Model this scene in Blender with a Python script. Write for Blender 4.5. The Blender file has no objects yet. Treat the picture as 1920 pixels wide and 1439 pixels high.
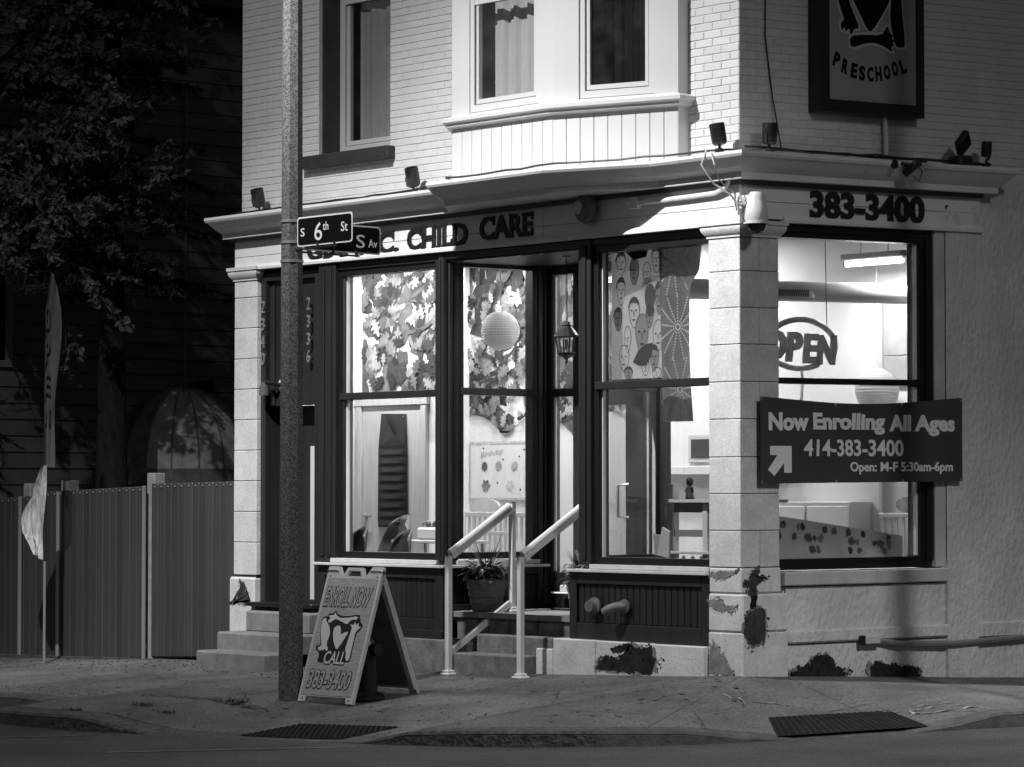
import bpy, bmesh, math, random
from mathutils import Vector, Matrix, noise as mnoise
from math import sin, cos, pi, radians, atan, hypot
random.seed(7)
sc = bpy.context.scene
COL = sc.collection

# ------------------------------------------------------------------ camera
cam_d = bpy.data.cameras.new('camera')
cam = bpy.data.objects.new('camera', cam_d); COL.objects.link(cam)
cam_d.sensor_width = 36.0
cam_d.lens = 36.0 * 5650 / 1920
cam_d.clip_end = 500
HEAD = radians(48.6)                       # angle between the shop front and the picture
PITCH = atan((931 - 719.5) / 5650)
cam.location = (17.150, -17.594, 1.45)
fwd = Vector((-sin(HEAD) * cos(PITCH), cos(HEAD) * cos(PITCH), sin(PITCH)))
cam.rotation_euler = fwd.to_track_quat('-Z', 'Y').to_euler()
sc.camera = cam

# ------------------------------------------------------------------ night sky
world = bpy.data.worlds.new('World'); sc.world = world; world.use_nodes = True
wn = world.node_tree.nodes; wl = world.node_tree.links
bg = wn['Background']
sky = wn.new('ShaderNodeTexSky'); sky.sky_type = 'NISHITA'; sky.sun_disc = False
sky.sun_elevation = radians(-2); sky.sun_rotation = radians(200)
bw = wn.new('ShaderNodeRGBToBW')
wl.new(sky.outputs[0], bw.inputs[0]); wl.new(bw.outputs[0], bg.inputs[0])
bg.inputs[1].default_value = 0.15 * 2.4

# ------------------------------------------------------------------ picture settings
sc.view_settings.view_transform = 'Standard'
sc.view_settings.look = 'None'
sc.view_settings.gamma = 1.0
sc.view_settings.exposure = 0.0
sc.cycles.use_denoising = True
sc.cycles.max_bounces = 6
sc.cycles.transparent_max_bounces = 16
sc.cycles.sample_clamp_indirect = 4.0
sc.cycles.caustics_reflective = False
sc.cycles.caustics_refractive = False

# ------------------------------------------------------------------ materials
MATS = {}
def mat(name, v, rough=0.7, var=0.0, scale=6.0, bump=0.0, bscale=40.0, metal=0.0, rnd=0.0, stretch=None, spec=0.5, detail=6.0):
    """grey procedural material: base value, blotchy variation, fine relief"""
    if name in MATS: return MATS[name]
    m = bpy.data.materials.new(name); m.use_nodes = True
    n = m.node_tree.nodes; l = m.node_tree.links
    b = n['Principled BSDF']
    b.inputs['Base Color'].default_value = (v, v, v, 1)
    b.inputs['Roughness'].default_value = rough
    b.inputs['Metallic'].default_value = metal
    b.inputs['Specular IOR Level'].default_value = spec
    if var or bump or rnd:
        tc = n.new('ShaderNodeTexCoord'); src = tc.outputs['Object']
        if stretch:
            mp = n.new('ShaderNodeMapping'); mp.inputs['Scale'].default_value = stretch
            l.new(src, mp.inputs[0]); src = mp.outputs[0]
    if var or rnd:
        nz = n.new('ShaderNodeTexNoise'); nz.inputs['Scale'].default_value = scale; nz.inputs['Detail'].default_value = detail
        nz.inputs['Roughness'].default_value = 0.62
        l.new(src, nz.inputs['Vector'])
        mr = n.new('ShaderNodeMapRange'); mr.inputs[1].default_value = 0.3; mr.inputs[2].default_value = 0.7
        mr.inputs[3].default_value = v * (1 - var); mr.inputs[4].default_value = min(1.0, v * (1 + var))
        l.new(nz.outputs[0], mr.inputs[0]); out = mr.outputs[0]
        if rnd:
            oi = n.new('ShaderNodeObjectInfo')
            r2 = n.new('ShaderNodeMapRange'); r2.inputs[3].default_value = 1 - rnd; r2.inputs[4].default_value = 1 + rnd
            l.new(oi.outputs['Random'], r2.inputs[0])
            mu = n.new('ShaderNodeMath'); mu.operation = 'MULTIPLY'
            l.new(out, mu.inputs[0]); l.new(r2.outputs[0], mu.inputs[1]); out = mu.outputs[0]
        l.new(out, b.inputs['Base Color'])
    if bump:
        nb = n.new('ShaderNodeTexNoise'); nb.inputs['Scale'].default_value = bscale; nb.inputs['Detail'].default_value = 5
        l.new(src, nb.inputs['Vector'])
        bp = n.new('ShaderNodeBump'); bp.inputs['Strength'].default_value = 1.0; bp.inputs['Distance'].default_value = bump
        l.new(nb.outputs[0], bp.inputs['Height']); l.new(bp.outputs[0], b.inputs['Normal'])
    MATS[name] = m
    return m

def translucent(m, fac):
    n = m.node_tree.nodes; l = m.node_tree.links; b = n['Principled BSDF']; o = n['Material Output']
    t = n.new('ShaderNodeBsdfTranslucent'); mx = n.new('ShaderNodeMixShader'); mx.inputs[0].default_value = fac
    src = b.inputs['Base Color']
    if src.is_linked: l.new(src.links[0].from_socket, t.inputs[0])
    else: t.inputs[0].default_value = src.default_value
    l.new(b.outputs[0], mx.inputs[1]); l.new(t.outputs[0], mx.inputs[2]); l.new(mx.outputs[0], o.inputs[0])
    return m
def speckle(m, scale, lo, hi):
    """multiply the base colour by a fine grain"""
    n = m.node_tree.nodes; l = m.node_tree.links; b = n['Principled BSDF']; src = b.inputs['Base Color'].links[0].from_socket
    tc = n.new('ShaderNodeTexCoord'); nz = n.new('ShaderNodeTexNoise'); nz.inputs['Scale'].default_value = scale; nz.inputs['Detail'].default_value = 2; nz.inputs['Roughness'].default_value = .7
    l.new(tc.outputs['Object'], nz.inputs['Vector'])
    mr = n.new('ShaderNodeMapRange'); mr.inputs[1].default_value = .32; mr.inputs[2].default_value = .68; mr.inputs[3].default_value = lo; mr.inputs[4].default_value = hi
    mu = n.new('ShaderNodeMath'); mu.operation = 'MULTIPLY'
    l.new(nz.outputs[0], mr.inputs[0]); l.new(src, mu.inputs[0]); l.new(mr.outputs[0], mu.inputs[1]); l.new(mu.outputs[0], b.inputs['Base Color'])
    return m

def emit(name, v, s):
    m = bpy.data.materials.new(name); m.use_nodes = True
    b = m.node_tree.nodes['Principled BSDF']
    b.inputs['Base Color'].default_value = (v, v, v, 1)
    b.inputs['Emission Color'].default_value = (1, 1, 1, 1); b.inputs['Emission Strength'].default_value = s
    MATS[name] = m; return m

def glass(name, refl=1.0, tint=0.93, dirt=0.0):
    m = bpy.data.materials.new(name); m.use_nodes = True
    n = m.node_tree.nodes; l = m.node_tree.links
    n.remove(n['Principled BSDF'])
    tr = n.new('ShaderNodeBsdfTransparent'); tr.inputs[0].default_value = (tint, tint, tint, 1)
    gl = n.new('ShaderNodeBsdfGlossy'); gl.inputs['Roughness'].default_value = 0.02
    lw = n.new('ShaderNodeLayerWeight'); lw.inputs[0].default_value = 0.5      # facing term, the same from both sides
    pw = n.new('ShaderNodeMath'); pw.operation = 'POWER'; pw.inputs[1].default_value = 5.0
    fr = n.new('ShaderNodeMath'); fr.operation = 'MULTIPLY_ADD'; fr.inputs[1].default_value = 0.92; fr.inputs[2].default_value = 0.08
    l.new(lw.outputs['Facing'], pw.inputs[0]); l.new(pw.outputs[0], fr.inputs[0])
    mu = n.new('ShaderNodeMath'); mu.operation = 'MULTIPLY'; mu.inputs[1].default_value = refl
    mx = n.new('ShaderNodeMixShader')
    l.new(fr.outputs[0], mu.inputs[0]); l.new(mu.outputs[0], mx.inputs[0])
    l.new(tr.outputs[0], mx.inputs[1]); l.new(gl.outputs[0], mx.inputs[2])
    last = mx.outputs[0]
    if dirt:
        df = n.new('ShaderNodeBsdfDiffuse'); df.inputs[0].default_value = (.6, .6, .6, 1)
        tc = n.new('ShaderNodeTexCoord'); nz = n.new('ShaderNodeTexNoise'); nz.inputs['Scale'].default_value = 4; nz.inputs['Detail'].default_value = 8
        l.new(tc.outputs['Object'], nz.inputs['Vector'])
        mr = n.new('ShaderNodeMapRange'); mr.inputs[1].default_value = .45; mr.inputs[2].default_value = .75; mr.inputs[4].default_value = dirt
        l.new(nz.outputs[0], mr.inputs[0])
        m2 = n.new('ShaderNodeMixShader'); l.new(mr.outputs[0], m2.inputs[0]); l.new(last, m2.inputs[1]); l.new(df.outputs[0], m2.inputs[2]); last = m2.outputs[0]
    l.new(last, n['Material Output'].inputs[0])
    MATS[name] = m; return m

# ------------------------------------------------------------------ mesh helpers
def wloc(o):
    p = Vector((0, 0, 0))
    while o is not None:
        p = p + o.location; o = o.parent
    return p

class MB:
    def __init__(s): s.v = []; s.f = []; s.mi = []; s.cm = 0
    def add(s, vs, fs):
        b = len(s.v); s.v += [tuple(p) for p in vs]
        for f in fs: s.f.append(tuple(i + b for i in f)); s.mi.append(s.cm)
        return s
    def box(s, x0, x1, y0, y1, z0, z1):
        vs = [(x, y, z) for z in (z0, z1) for y in (y0, y1) for x in (x0, x1)]
        return s.add(vs, [(0, 2, 3, 1), (4, 5, 7, 6), (0, 1, 5, 4), (2, 6, 7, 3), (0, 4, 6, 2), (1, 3, 7, 5)])
    def cbox(s, x0, x1, y0, y1, z0, z1, c=0.004):
        """box with chamfered edges"""
        vs = []; 
        X = (x0, x1); Y = (y0, y1); Z = (z0, z1); idx = {}
        for k in (0, 1):
            for j in (0, 1):
                for i in (0, 1):
                    sx = c if i == 0 else -c; sy = c if j == 0 else -c; sz = c if k == 0 else -c
                    for a, p in (('x', (X[i], Y[j] + sy, Z[k] + sz)), ('y', (X[i] + sx, Y[j], Z[k] + sz)), ('z', (X[i] + sx, Y[j] + sy, Z[k]))):
                        idx[(i, j, k, a)] = len(vs); vs.append(p)
        g = lambda *a: idx[a]
        fs = []
        for i in (0, 1):
            q = [g(i, 0, 0, 'x'), g(i, 1, 0, 'x'), g(i, 1, 1, 'x'), g(i, 0, 1, 'x')]; fs.append(q if i else q[::-1])
            q = [g(0, i, 0, 'y'), g(0, i, 1, 'y'), g(1, i, 1, 'y'), g(1, i, 0, 'y')]; fs.append(q if i else q[::-1])
            q = [g(0, 0, i, 'z'), g(1, 0, i, 'z'), g(1, 1, i, 'z'), g(0, 1, i, 'z')]; fs.append(q if i else q[::-1])
        for i in (0, 1):
            for j in (0, 1):
                q = [g(i, j, 0, 'x'), g(i, j, 0, 'y'), g(i, j, 1, 'y'), g(i, j, 1, 'x')]; fs.append(q)
                q = [g(i, 0, j, 'x'), g(i, 0, j, 'z'), g(i, 1, j, 'z'), g(i, 1, j, 'x')]; fs.append(q)
                q = [g(0, i, j, 'y'), g(0, i, j, 'z'), g(1, i, j, 'z'), g(1, i, j, 'y')]; fs.append(q)
        for i in (0, 1):
            for j in (0, 1):
                for k in (0, 1): fs.append([g(i, j, k, 'x'), g(i, j, k, 'y'), g(i, j, k, 'z')])
        return s.add(vs, fs)
    def prism(s, poly, o, u, w, n, d, cap=True):
        """poly in (a,b) -> o + a*u + b*w, pushed back by d along n; front face at offset 0 along -n"""
        o = Vector(o); u = Vector(u); w = Vector(w); n = Vector(n); k = len(poly)
        vs = [o + u * a + w * b for a, b in poly] + [o + u * a + w * b + n * d for a, b in poly]
        fs = [tuple(range(k)), tuple(range(2 * k - 1, k - 1, -1))] if cap else []
        fs += [(i, k + i, k + (i + 1) % k, (i + 1) % k) for i in range(k)]
        return s.add(vs, fs)
    def flat(s, poly, o, u, w):
        o = Vector(o); u = Vector(u); w = Vector(w)
        return s.add([o + u * a + w * b for a, b in poly], [tuple(range(len(poly)))])
    def tube(s, pts, r, n=8, caps=True, rs=None):
        pts = [Vector(p) for p in pts]; m = len(pts)
        prev = None; vs = []; fs = []
        for i, p in enumerate(pts):
            t = (pts[min(i + 1, m - 1)] - pts[max(i - 1, 0)]).normalized()
            if prev is None:
                a = Vector((0, 0, 1)) if abs(t.z) < 0.9 else Vector((1, 0, 0))
                u = t.cross(a).normalized()
            else:
                u = (prev - t * prev.dot(t)); u = u.normalized() if u.length > 1e-6 else t.orthogonal().normalized()
            prev = u; w = t.cross(u); rr = rs[i] if rs else r
            vs += [p + (u * cos(2 * pi * k / n) + w * sin(2 * pi * k / n)) * rr for k in range(n)]
        for i in range(m - 1):
            for k in range(n):
                k2 = (k + 1) % n
                fs.append((i * n + k, i * n + k2, (i + 1) * n + k2, (i + 1) * n + k))
        if caps: fs += [tuple(range(n - 1, -1, -1)), tuple((m - 1) * n + k for k in range(n))]
        return s.add(vs, fs)
    def lathe(s, prof, c=(0, 0, 0), n=16, ax=None):
        """prof: list of (radius, height); ax: axis matrix (columns)"""
        vs = []; fs = []; c = Vector(c); m = len(prof)
        for r, h in prof:
            for k in range(n):
                p = Vector((r * cos(2 * pi * k / n), r * sin(2 * pi * k / n), h))
                if ax is not None: p = ax @ p
                vs.append(c + p)
        for i in range(m - 1):
            for k in range(n):
                k2 = (k + 1) % n
                fs.append((i * n + k, i * n + k2, (i + 1) * n + k2, (i + 1) * n + k))
        fs += [tuple(range(n - 1, -1, -1)), tuple((m - 1) * n + k for k in range(n))]
        return s.add(vs, fs)
    def sweep(s, prof, path, closed=False):
        """prof: (out, z) profile; path: list of (x,y, nx,ny) with outward mitre vectors"""
        k = len(prof); vs = []; fs = []
        for x, y, nx, ny in path: vs += [(x + nx * a, y + ny * a, b) for a, b in prof]
        for i in range(len(path) - 1):
            for j in range(k):
                j2 = (j + 1) % k
                fs.append((i * k + j, (i + 1) * k + j, (i + 1) * k + j2, i * k + j2))
        fs += [tuple(range(k)), tuple(len(vs) - 1 - j for j in range(k))]
        return s.add(vs, fs)
    def xf(s, M):
        s.v = [tuple(M @ Vector(p)) for p in s.v]; return s
    def mesh(s, name, mats, off=Vector((0, 0, 0)), smooth=False):
        me = bpy.data.meshes.new(name)
        me.from_pydata([(p[0] - off[0], p[1] - off[1], p[2] - off[2]) for p in s.v], [], s.f)
        for m in (mats if isinstance(mats, (list, tuple)) else [mats]): me.materials.append(m)
        me.polygons.foreach_set('material_index', s.mi)
        bm = bmesh.new(); bm.from_mesh(me); bmesh.ops.recalc_face_normals(bm, faces=bm.faces); bm.to_mesh(me); bm.free()
        if smooth:
            me.polygons.foreach_set('use_smooth', [True] * len(me.polygons))
            me.set_sharp_from_angle(angle=radians(40))
        me.update(); return me
    def build(s, name, mats, parent=None, smooth=False, label=None, cat=None, group=None, kind=None, at=None):
        off = wloc(parent) if parent is not None else Vector((0, 0, 0))
        loc = Vector((0, 0, 0))
        if parent is None and at is not None: off = Vector(at); loc = Vector(at)
        o = bpy.data.objects.new(name, s.mesh(name, mats, off, smooth)); COL.objects.link(o)
        o.location = loc
        if parent is not None: o.parent = parent
        tag(o, label, cat, group, kind)
        return o

def tag(o, label=None, cat=None, group=None, kind=None):
    if label: o['label'] = label
    if cat: o['category'] = cat
    if group: o['group'] = group
    if kind: o['kind'] = kind
    return o
def thing(name, label, cat, loc=(0, 0, 0), group=None):
    o = bpy.data.objects.new(name, None); COL.objects.link(o); o.location = loc; o.empty_display_size = 0.2
    return tag(o, label, cat, group)
def inst(name, me, loc, parent, rot=None):
    o = bpy.data.objects.new(name, me); COL.objects.link(o); o.parent = parent
    o.location = Vector(loc) - (wloc(parent) if parent is not None else Vector((0, 0, 0)))
    if rot is not None: o.rotation_euler = rot
    return o
def text_mb(txt, size=1.0, ext=0.0, off=0.0, shear=0.0, res=3):
    """built-in font -> (verts, faces) in the xy plane, front at +z; also its bounds"""
    cu = bpy.data.curves.new('txt', 'FONT'); cu.body = txt; cu.size = size; cu.extrude = ext; cu.offset = off; cu.shear = shear
    cu.resolution_u = res
    ob = bpy.data.objects.new('txt', cu); COL.objects.link(ob)
    dg = bpy.context.evaluated_depsgraph_get()
    me = bpy.data.meshes.new_from_object(ob.evaluated_get(dg))
    vs = [v.co.copy() for v in me.vertices]; fs = [tuple(p.vertices) for p in me.polygons]
    bpy.data.objects.remove(ob); bpy.data.curves.remove(cu); bpy.data.meshes.remove(me)
    return vs, fs
def bounds(vs):
    return min(v.x for v in vs), max(v.x for v in vs), min(v.y for v in vs), max(v.y for v in vs)
def place_text(mb, txt, x0, x1, z0, z1, o, u, w, n, ext=0.004, off=0.0, shear=0.0, fn=None):
    """fit the text into the box x0..x1, z0..z1 of the plane (o,u,w); n points outwards"""
    vs, fs = text_mb(txt, 1.0, 0.5, off, shear)
    a0, a1, b0, b1 = bounds(vs); O = Vector(o); U = Vector(u); W = Vector(w); N = Vector(n)
    out = []
    for v in vs:
        a = x0 + (v.x - a0) / (a1 - a0) * (x1 - x0); b = z0 + (v.y - b0) / (b1 - b0) * (z1 - z0)
        if fn: a, b = fn(a, b)
        out.append(O + U * a + W * b + N * (ext if v.z > 0 else 0.0))
    mb.add(out, fs)
FX = ((1, 0, 0), (0, 0, 1), (0, -1, 0))     # shop-front plane: right, up, outward
SX = ((0, 1, 0), (0, 0, 1), (1, 0, 0))      # side-wall plane

def lerp(a, b, t): return a + (b - a) * t
def interp(xs, ys, x):
    if x <= xs[0]: return ys[0]
    for i in range(len(xs) - 1):
        if x <= xs[i + 1]: return lerp(ys[i], ys[i + 1], (x - xs[i]) / (xs[i + 1] - xs[i]))
    return ys[-1]
def ragged(poly, amp, sub=5, seed=0):
    """jagged outline from a rough polygon"""
    rr = random.Random(seed); out = []
    for i, (a, b) in enumerate(poly):
        c, d = poly[(i + 1) % len(poly)]
        for k in range(sub):
            t = k / sub
            out.append((lerp(a, c, t) + rr.uniform(-amp, amp), lerp(b, d, t) + rr.uniform(-amp, amp)))
    return out

white_brick = mat('painted_brick', 0.62, 0.75, var=0.07, scale=3.0, bump=0.0015, bscale=90, rnd=0.05)
brick_bed = mat('brick_joint', 0.52, 0.9, var=0.15, scale=8)
fascia_m = mat('fascia_paint', 0.72, 0.55, var=0.06, scale=2.0, bump=0.0008, bscale=60)
cornice_m = mat('cornice_paint', 0.68, 0.5, var=0.08, scale=3.0)
vinyl = mat('vinyl_white', 0.55, 0.4, var=0.02, scale=2)
dark_trim = mat('dark_trim_paint', 0.022, 0.42, var=0.25, scale=5, bump=0.0006, bscale=70, stretch=(1, 1, .12))
frame_dark = mat('window_frame_dark', 0.012, 0.35)
sill_m = mat('sill_white', 0.6, 0.6, var=0.12, scale=6)
stone_m = mat('painted_stone', 0.6, 0.8, var=0.14, scale=4, bump=0.003, bscale=55, rnd=0.06)
stucco = mat('stucco', 0.6, 0.85, var=0.14, scale=2.2, bump=0.026, bscale=21, stretch=(1, 1, .65), detail=8)
smooth_st = mat('smooth_render', 0.48, 0.8, var=0.15, scale=3, bump=0.002, bscale=50)
bare = mat('bare_masonry', 0.05, 0.95, spec=.1, var=0.5, scale=9, bump=0.006, bscale=45)
bare_lt = mat('worn_masonry', 0.2, 0.9, var=0.35, scale=14, bump=0.004, bscale=60)
stain = mat('damp_stain', 0.025, 0.95, spec=.1, var=0.6, scale=18, bump=0.004, bscale=60)
concrete = mat('concrete', 0.24, 0.85, var=0.22, scale=3.0, bump=0.004, bscale=70)
conc_step = mat('step_concrete', 0.2, 0.85, var=0.22, scale=9.0, bump=0.003, bscale=90)
old_stone = mat('old_step_stone', 0.17, 0.85, var=0.4, scale=10, bump=0.006, bscale=45)
walk_m = mat('sidewalk_concrete', 0.105, 0.8, var=0.45, scale=1.3, bump=0.008, bscale=90, rnd=0.06, detail=10)
road_m = mat('asphalt', 0.04, 0.85, var=0.4, scale=1.1, bump=0.006, bscale=160, detail=12)
joint_m = mat('joint_dirt', 0.03, 0.95)
black_m = mat('black_metal', 0.012, 0.4)
steel = mat('galvanised', 0.45, 0.4, metal=0.7, var=0.1, scale=8)
alu = mat('aluminium_white', 0.75, 0.45, var=0.05, scale=8)
pane = glass('window_glass', 1.0)
pane_d = glass('upstairs_glass', 1.0, 0.9, 0.02)
speckle(walk_m, 38, .5, 1.5); speckle(road_m, 60, .25, 2.2); speckle(stone_m, 30, .88, 1.08)
wall_in = mat('interior_wall', 0.74, 0.8, var=0.03, scale=1.5)
# =================================================================== the corner building
bld = thing('corner_building', 'white painted two-storey brick corner building with lit shop front and dark trim', 'building')

def mitre(path):
    """2D polyline -> [(x,y,nx,ny)] with the outward side on the right hand of travel"""
    out = []
    ns = []
    for i in range(len(path) - 1):
        dx, dy = path[i + 1][0] - path[i][0], path[i + 1][1] - path[i][1]; L = hypot(dx, dy)
        ns.append((dy / L, -dx / L))
    for i, (x, y) in enumerate(path):
        if i == 0: nx, ny = ns[0]
        elif i == len(path) - 1: nx, ny = ns[-1]
        else:
            a, b = ns[i - 1], ns[i]; k = 1 + a[0] * b[0] + a[1] * b[1]
            nx, ny = (a[0] + b[0]) / k, (a[1] + b[1]) / k
        out.append((x, y, nx, ny))
    return out

# ---- upper walls: backing slabs
YB = 0.12                                   # brick face of the upper front; the side is at x = -YB
ZT = 7.6
WX0, WX1, WZ0, WZ1 = -5.76, -4.67, 4.72, 6.95   # first-floor window opening
m = MB()
bk = YB + 0.006
m.box(-7.0, WX0, bk, bk + .3, 4.16, ZT); m.box(WX0, WX1, bk, bk + .3, 4.16, WZ0); m.box(WX0, WX1, bk, bk + .3, WZ1, ZT)
m.box(WX1, -.126, bk, bk + .3, 4.16, ZT)
up_f = m.build('front_brick_wall', brick_bed, bld)
m = MB(); m.box(-.126 - .3, -.126, bk + .302, 9.0, 3.9, ZT)
up_s = m.build('side_brick_wall', brick_bed, bld)
m = MB(); m.box(-7.0, -6.75, bk + .302, 9.0, 3.9, ZT); m.box(-7.0, -.126, 9.0, 9.2, -.3, ZT); m.box(-7.1, 0, YB - .1, 9.25, ZT, ZT + .12)
m.box(-7.0, -6.9, .35, 9.0, -.4, 3.9)
m.build('rear_walls', white_brick, bld)

# ---- bricks
CH, BL = 0.0677, 0.2032
bm_ = MB().cbox(-.0985, .0985, 0, .05, 0, .0622, .0045).mesh('brick', white_brick)
bh_ = MB().cbox(-.047, .047, 0, .05, 0, .0622, .0045).mesh('brick_half', white_brick)
cands = []
rr = random.Random(3)
def blocked_front(x0, x1, z0, z1):
    if x1 > WX0 and x0 < WX1 and z1 > WZ0 - .12 and z0 < WZ1:
        return True
    return False
row = 0; z = 4.17
while z < ZT - .07:
    x = -.12 - (BL if row % 2 == 0 else BL / 2)
    # corner brick, then run to the left
    spans = []
    first = True
    xr = -.12
    while xr > -6.99:
        w = BL if not (first and row % 2) else BL / 2
        spans.append((max(xr - w, -7.0), xr)); xr -= w; first = False
    for (a, b) in spans:
        if b - a < .05: continue
        # the bay hides what lies between its two ends
        if a > -3.55 and b < -.74: continue
        pieces = [(a, b)]
        if z + .06 > WZ0 and z < WZ1:
            np_ = []
            for (p, q) in pieces:
                if q <= WX0 or p >= WX1: np_.append((p, q))
                else:
                    if p < WX0 - .03: np_.append((p, WX0))
                    if q > WX1 + .03: np_.append((WX1, q))
            pieces = np_
        elif z + .06 > 4.6 and z < WZ0:
            np_ = []
            for (p, q) in pieces:
                if q <= -5.95 or p >= -4.6: np_.append((p, q))
                else:
                    if p < -5.95 - .03: np_.append((p, -5.95))
                    if q > -4.6 + .03: np_.append((-4.6, q))
            pieces = np_
        for (p, q) in pieces: cands.append(('f', p, q, z))
    y = .12; first = True
    while y < 8.9:
        w = BL if not (first and row % 2 == 0) else BL / 2
        cands.append(('s', y, y + w, z)); y += w; first = False
    z += CH; row += 1
camp = cam.location
def bpos(c):
    return Vector(((c[1] + c[2]) / 2, YB, c[3])) if c[0] == 'f' else Vector((-YB, (c[1] + c[2]) / 2, c[3]))
def vis(c):
    p = bpos(c)
    # inside the picture: below its top edge and left of its right edge
    d = p - camp; dep = d.dot(Vector((fwd.x, fwd.y, 0)).normalized())
    zt = camp.z + (931 / 5650) * dep
    lat = d.x * cos(HEAD) + d.y * sin(HEAD)
    return p.z < zt - .03 and abs(lat / dep * 5650) < 950
cands.sort(key=lambda c: (0 if vis(c) else 1, (bpos(c) - camp).length))
stf = MB(); sts = MB(); nb = 0
for c in cands:
    k, a, b, z = c; w = b - a; j = rr.uniform(-.0014, .0014)
    if nb < 300 and vis(c) and (abs(w - BL) < .01 or abs(w - BL / 2) < .01):
        me = bm_ if w > .15 else bh_
        if k == 'f': inst('brick', me, ((a + b) / 2, YB + j, z), up_f, (0, rr.uniform(-.004, .004), rr.uniform(-.006, .006)))
        else:
            yc = (a + b) / 2; inst('brick', me, (-YB - j, yc, z + .0085 * (z - .83) * yc), up_s, (0, -.0085 * (z - .83) + rr.uniform(-.003, .003), pi / 2 + rr.uniform(-.006, .006)))
        nb += 1
    elif k == 'f': stf.cbox(a + .003, b - .003, YB + j, YB + .05, z, z + .0622, .0045)
    else: sts.cbox(-YB - .05, -YB - j, a + .003, b - .003, z, z + .0622, .0045)
stf.build('brick_courses', white_brick, up_f, kind='stuff')
sts.build('brick_courses', white_brick, up_s, kind='stuff')

# ---- first-floor window, left
rev = mat('dark_reveal_paint', 0.03, 0.6, var=.3, scale=6)
m = MB()
m.box(WX0 - .0, WX0 + .025, YB + .045, .5, WZ0, WZ1); m.box(WX1 - .025, WX1, YB + .045, .5, WZ0, WZ1)
w1 = m.build('upper_window', rev, bld)
MB().cbox(-5.95, -4.6, .03, .45, 4.602, 4.722, .008).build('stone_sill', rev, w1)
m = MB(); y0, y1 = .36, .42
m.box(-5.73, -5.655, y0, y1, 4.74, WZ1); m.box(-4.77, -4.695, y0, y1, 4.74, WZ1)
m.box(-5.655, -4.77, y0, y1, 4.74, 4.82); m.box(-5.655, -4.77, y0, y1, 6.2, 6.26)
m.box(-5.645, -5.60, y0 + .02, y1, 4.83, 6.19); m.box(-4.825, -4.78, y0 + .02, y1, 4.83, 6.19); m.box(-5.60, -4.825, y0 + .02, y1, 4.83, 4.87)
m.build('frame', vinyl, w1)
MB().box(-5.6, -4.825, .395, .4, 4.87, 6.2).build('pane', pane_d, w1)
def curtain(mb, x0, x1, z0, z1, y, amp, waves, n=60, seed=0):
    r = random.Random(seed); ph = r.uniform(0, 6)
    pts = [(lerp(x0, x1, i / n), y + amp * (sin(waves * 2 * pi * i / n + ph) + .4 * sin(waves * 4.7 * pi * i / n))) for i in range(n + 1)]
    vs = [(x, yy, z0) for x, yy in pts] + [(x, yy, z1) for x, yy in pts]
    mb.add(vs, [(i, i + 1, n + 2 + i, n + 1 + i) for i in range(n)])
cloth = mat('net_curtain', 0.5, 0.9, var=.12, scale=20, stretch=(6, 6, .3))
cloth2 = mat('bay_curtain', 0.62, 0.9, var=.1, scale=20, stretch=(6, 6, .3))
m = MB(); curtain(m, -5.54, -4.79, 4.85, 6.9, .47, .015, 3, seed=2); m.build('curtain', cloth, w1)
lace = MB()
for i in range(26):
    zz = 4.95 + i * .055
    lace.flat([(-.015, 0), (0, .02), (.015, 0), (.0, .045)], (-4.90, .445, zz), (1, 0, 0), (0, 0, 1))
lace.build('lace_trim', mat('lace_dark', .05, .9), w1)
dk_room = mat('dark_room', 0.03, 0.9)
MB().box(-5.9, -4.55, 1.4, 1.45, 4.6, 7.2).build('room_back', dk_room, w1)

# ---- bay
B0, B1, B2, B3, B4 = (-3.66, .12), (-3.18, -.38), (-1.85, -.38), (-.71, 0.0), (-.71, .12)
def wall_seg(mb, p, q, z0, z1, t=.06, inset=0):
    dx, dy = q[0] - p[0], q[1] - p[1]; L = hypot(dx, dy); nx, ny = dy / L, -dx / L
    P = [(p[0] - nx * inset, p[1] - ny * inset), (q[0] - nx * inset, q[1] - ny * inset)]
    vs = [(P[0][0], P[0][1], z0), (P[1][0], P[1][1], z0), (P[1][0] - nx * t, P[1][1] - ny * t, z0), (P[0][0] - nx * t, P[0][1] - ny * t, z0)]
    vs += [(a, b, z1) for a, b, c in vs]
    mb.add(vs, [(0, 1, 2, 3), (7, 6, 5, 4), (0, 4, 5, 1), (1, 5, 6, 2), (2, 6, 7, 3), (3, 7, 4, 0)])
m = MB()
wall_seg(m, B0, B1, 4.1, 7.5); wall_seg(m, B3, B4, 4.1, 7.5)
wall_seg(m, B1, B2, 4.1, 4.80, inset=.022); wall_seg(m, B2, B3, 4.1, 4.80, inset=.022)
def along(p, q, s):
    L = hypot(q[0] - p[0], q[1] - p[1]); return (p[0] + (q[0] - p[0]) * s / L, p[1] + (q[1] - p[1]) * s / L)
# casings left and right of the two windows
L2 = hypot(B3[0] - B2[0], B3[1] - B2[1])
def piers(p, q, a, b, L):
    wall_seg(m, p, along(p, q, a), 4.8, 7.5); wall_seg(m, along(p, q, b), q, 4.8, 7.5)
piers(B1, B2, .235, 1.15, 1.33); piers(B2, B3, .254, .968, L2)
m.box(-3.6, -.72, .1, .12, 7.3, 7.5)
bay = m.build('bay', vinyl, bld)
rr = random.Random(5)
bw_ = .128
for (p, q, L) in ((B1, B2, 1.33), (B2, B3, L2)):
    ex = (q[0] - p[0]) / L, (q[1] - p[1]) / L; n = round(L / bw_); w = L / n
    me = MB().cbox(.002, w - .002, 0, .02, 4.16, 4.72, .005).mesh('board', vinyl)
    for i in range(n):
        o = inst('board', me, (p[0] + ex[0] * w * i, p[1] + ex[1] * w * i, 0), bay, (0, 0, math.atan2(ex[1], ex[0])))
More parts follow.
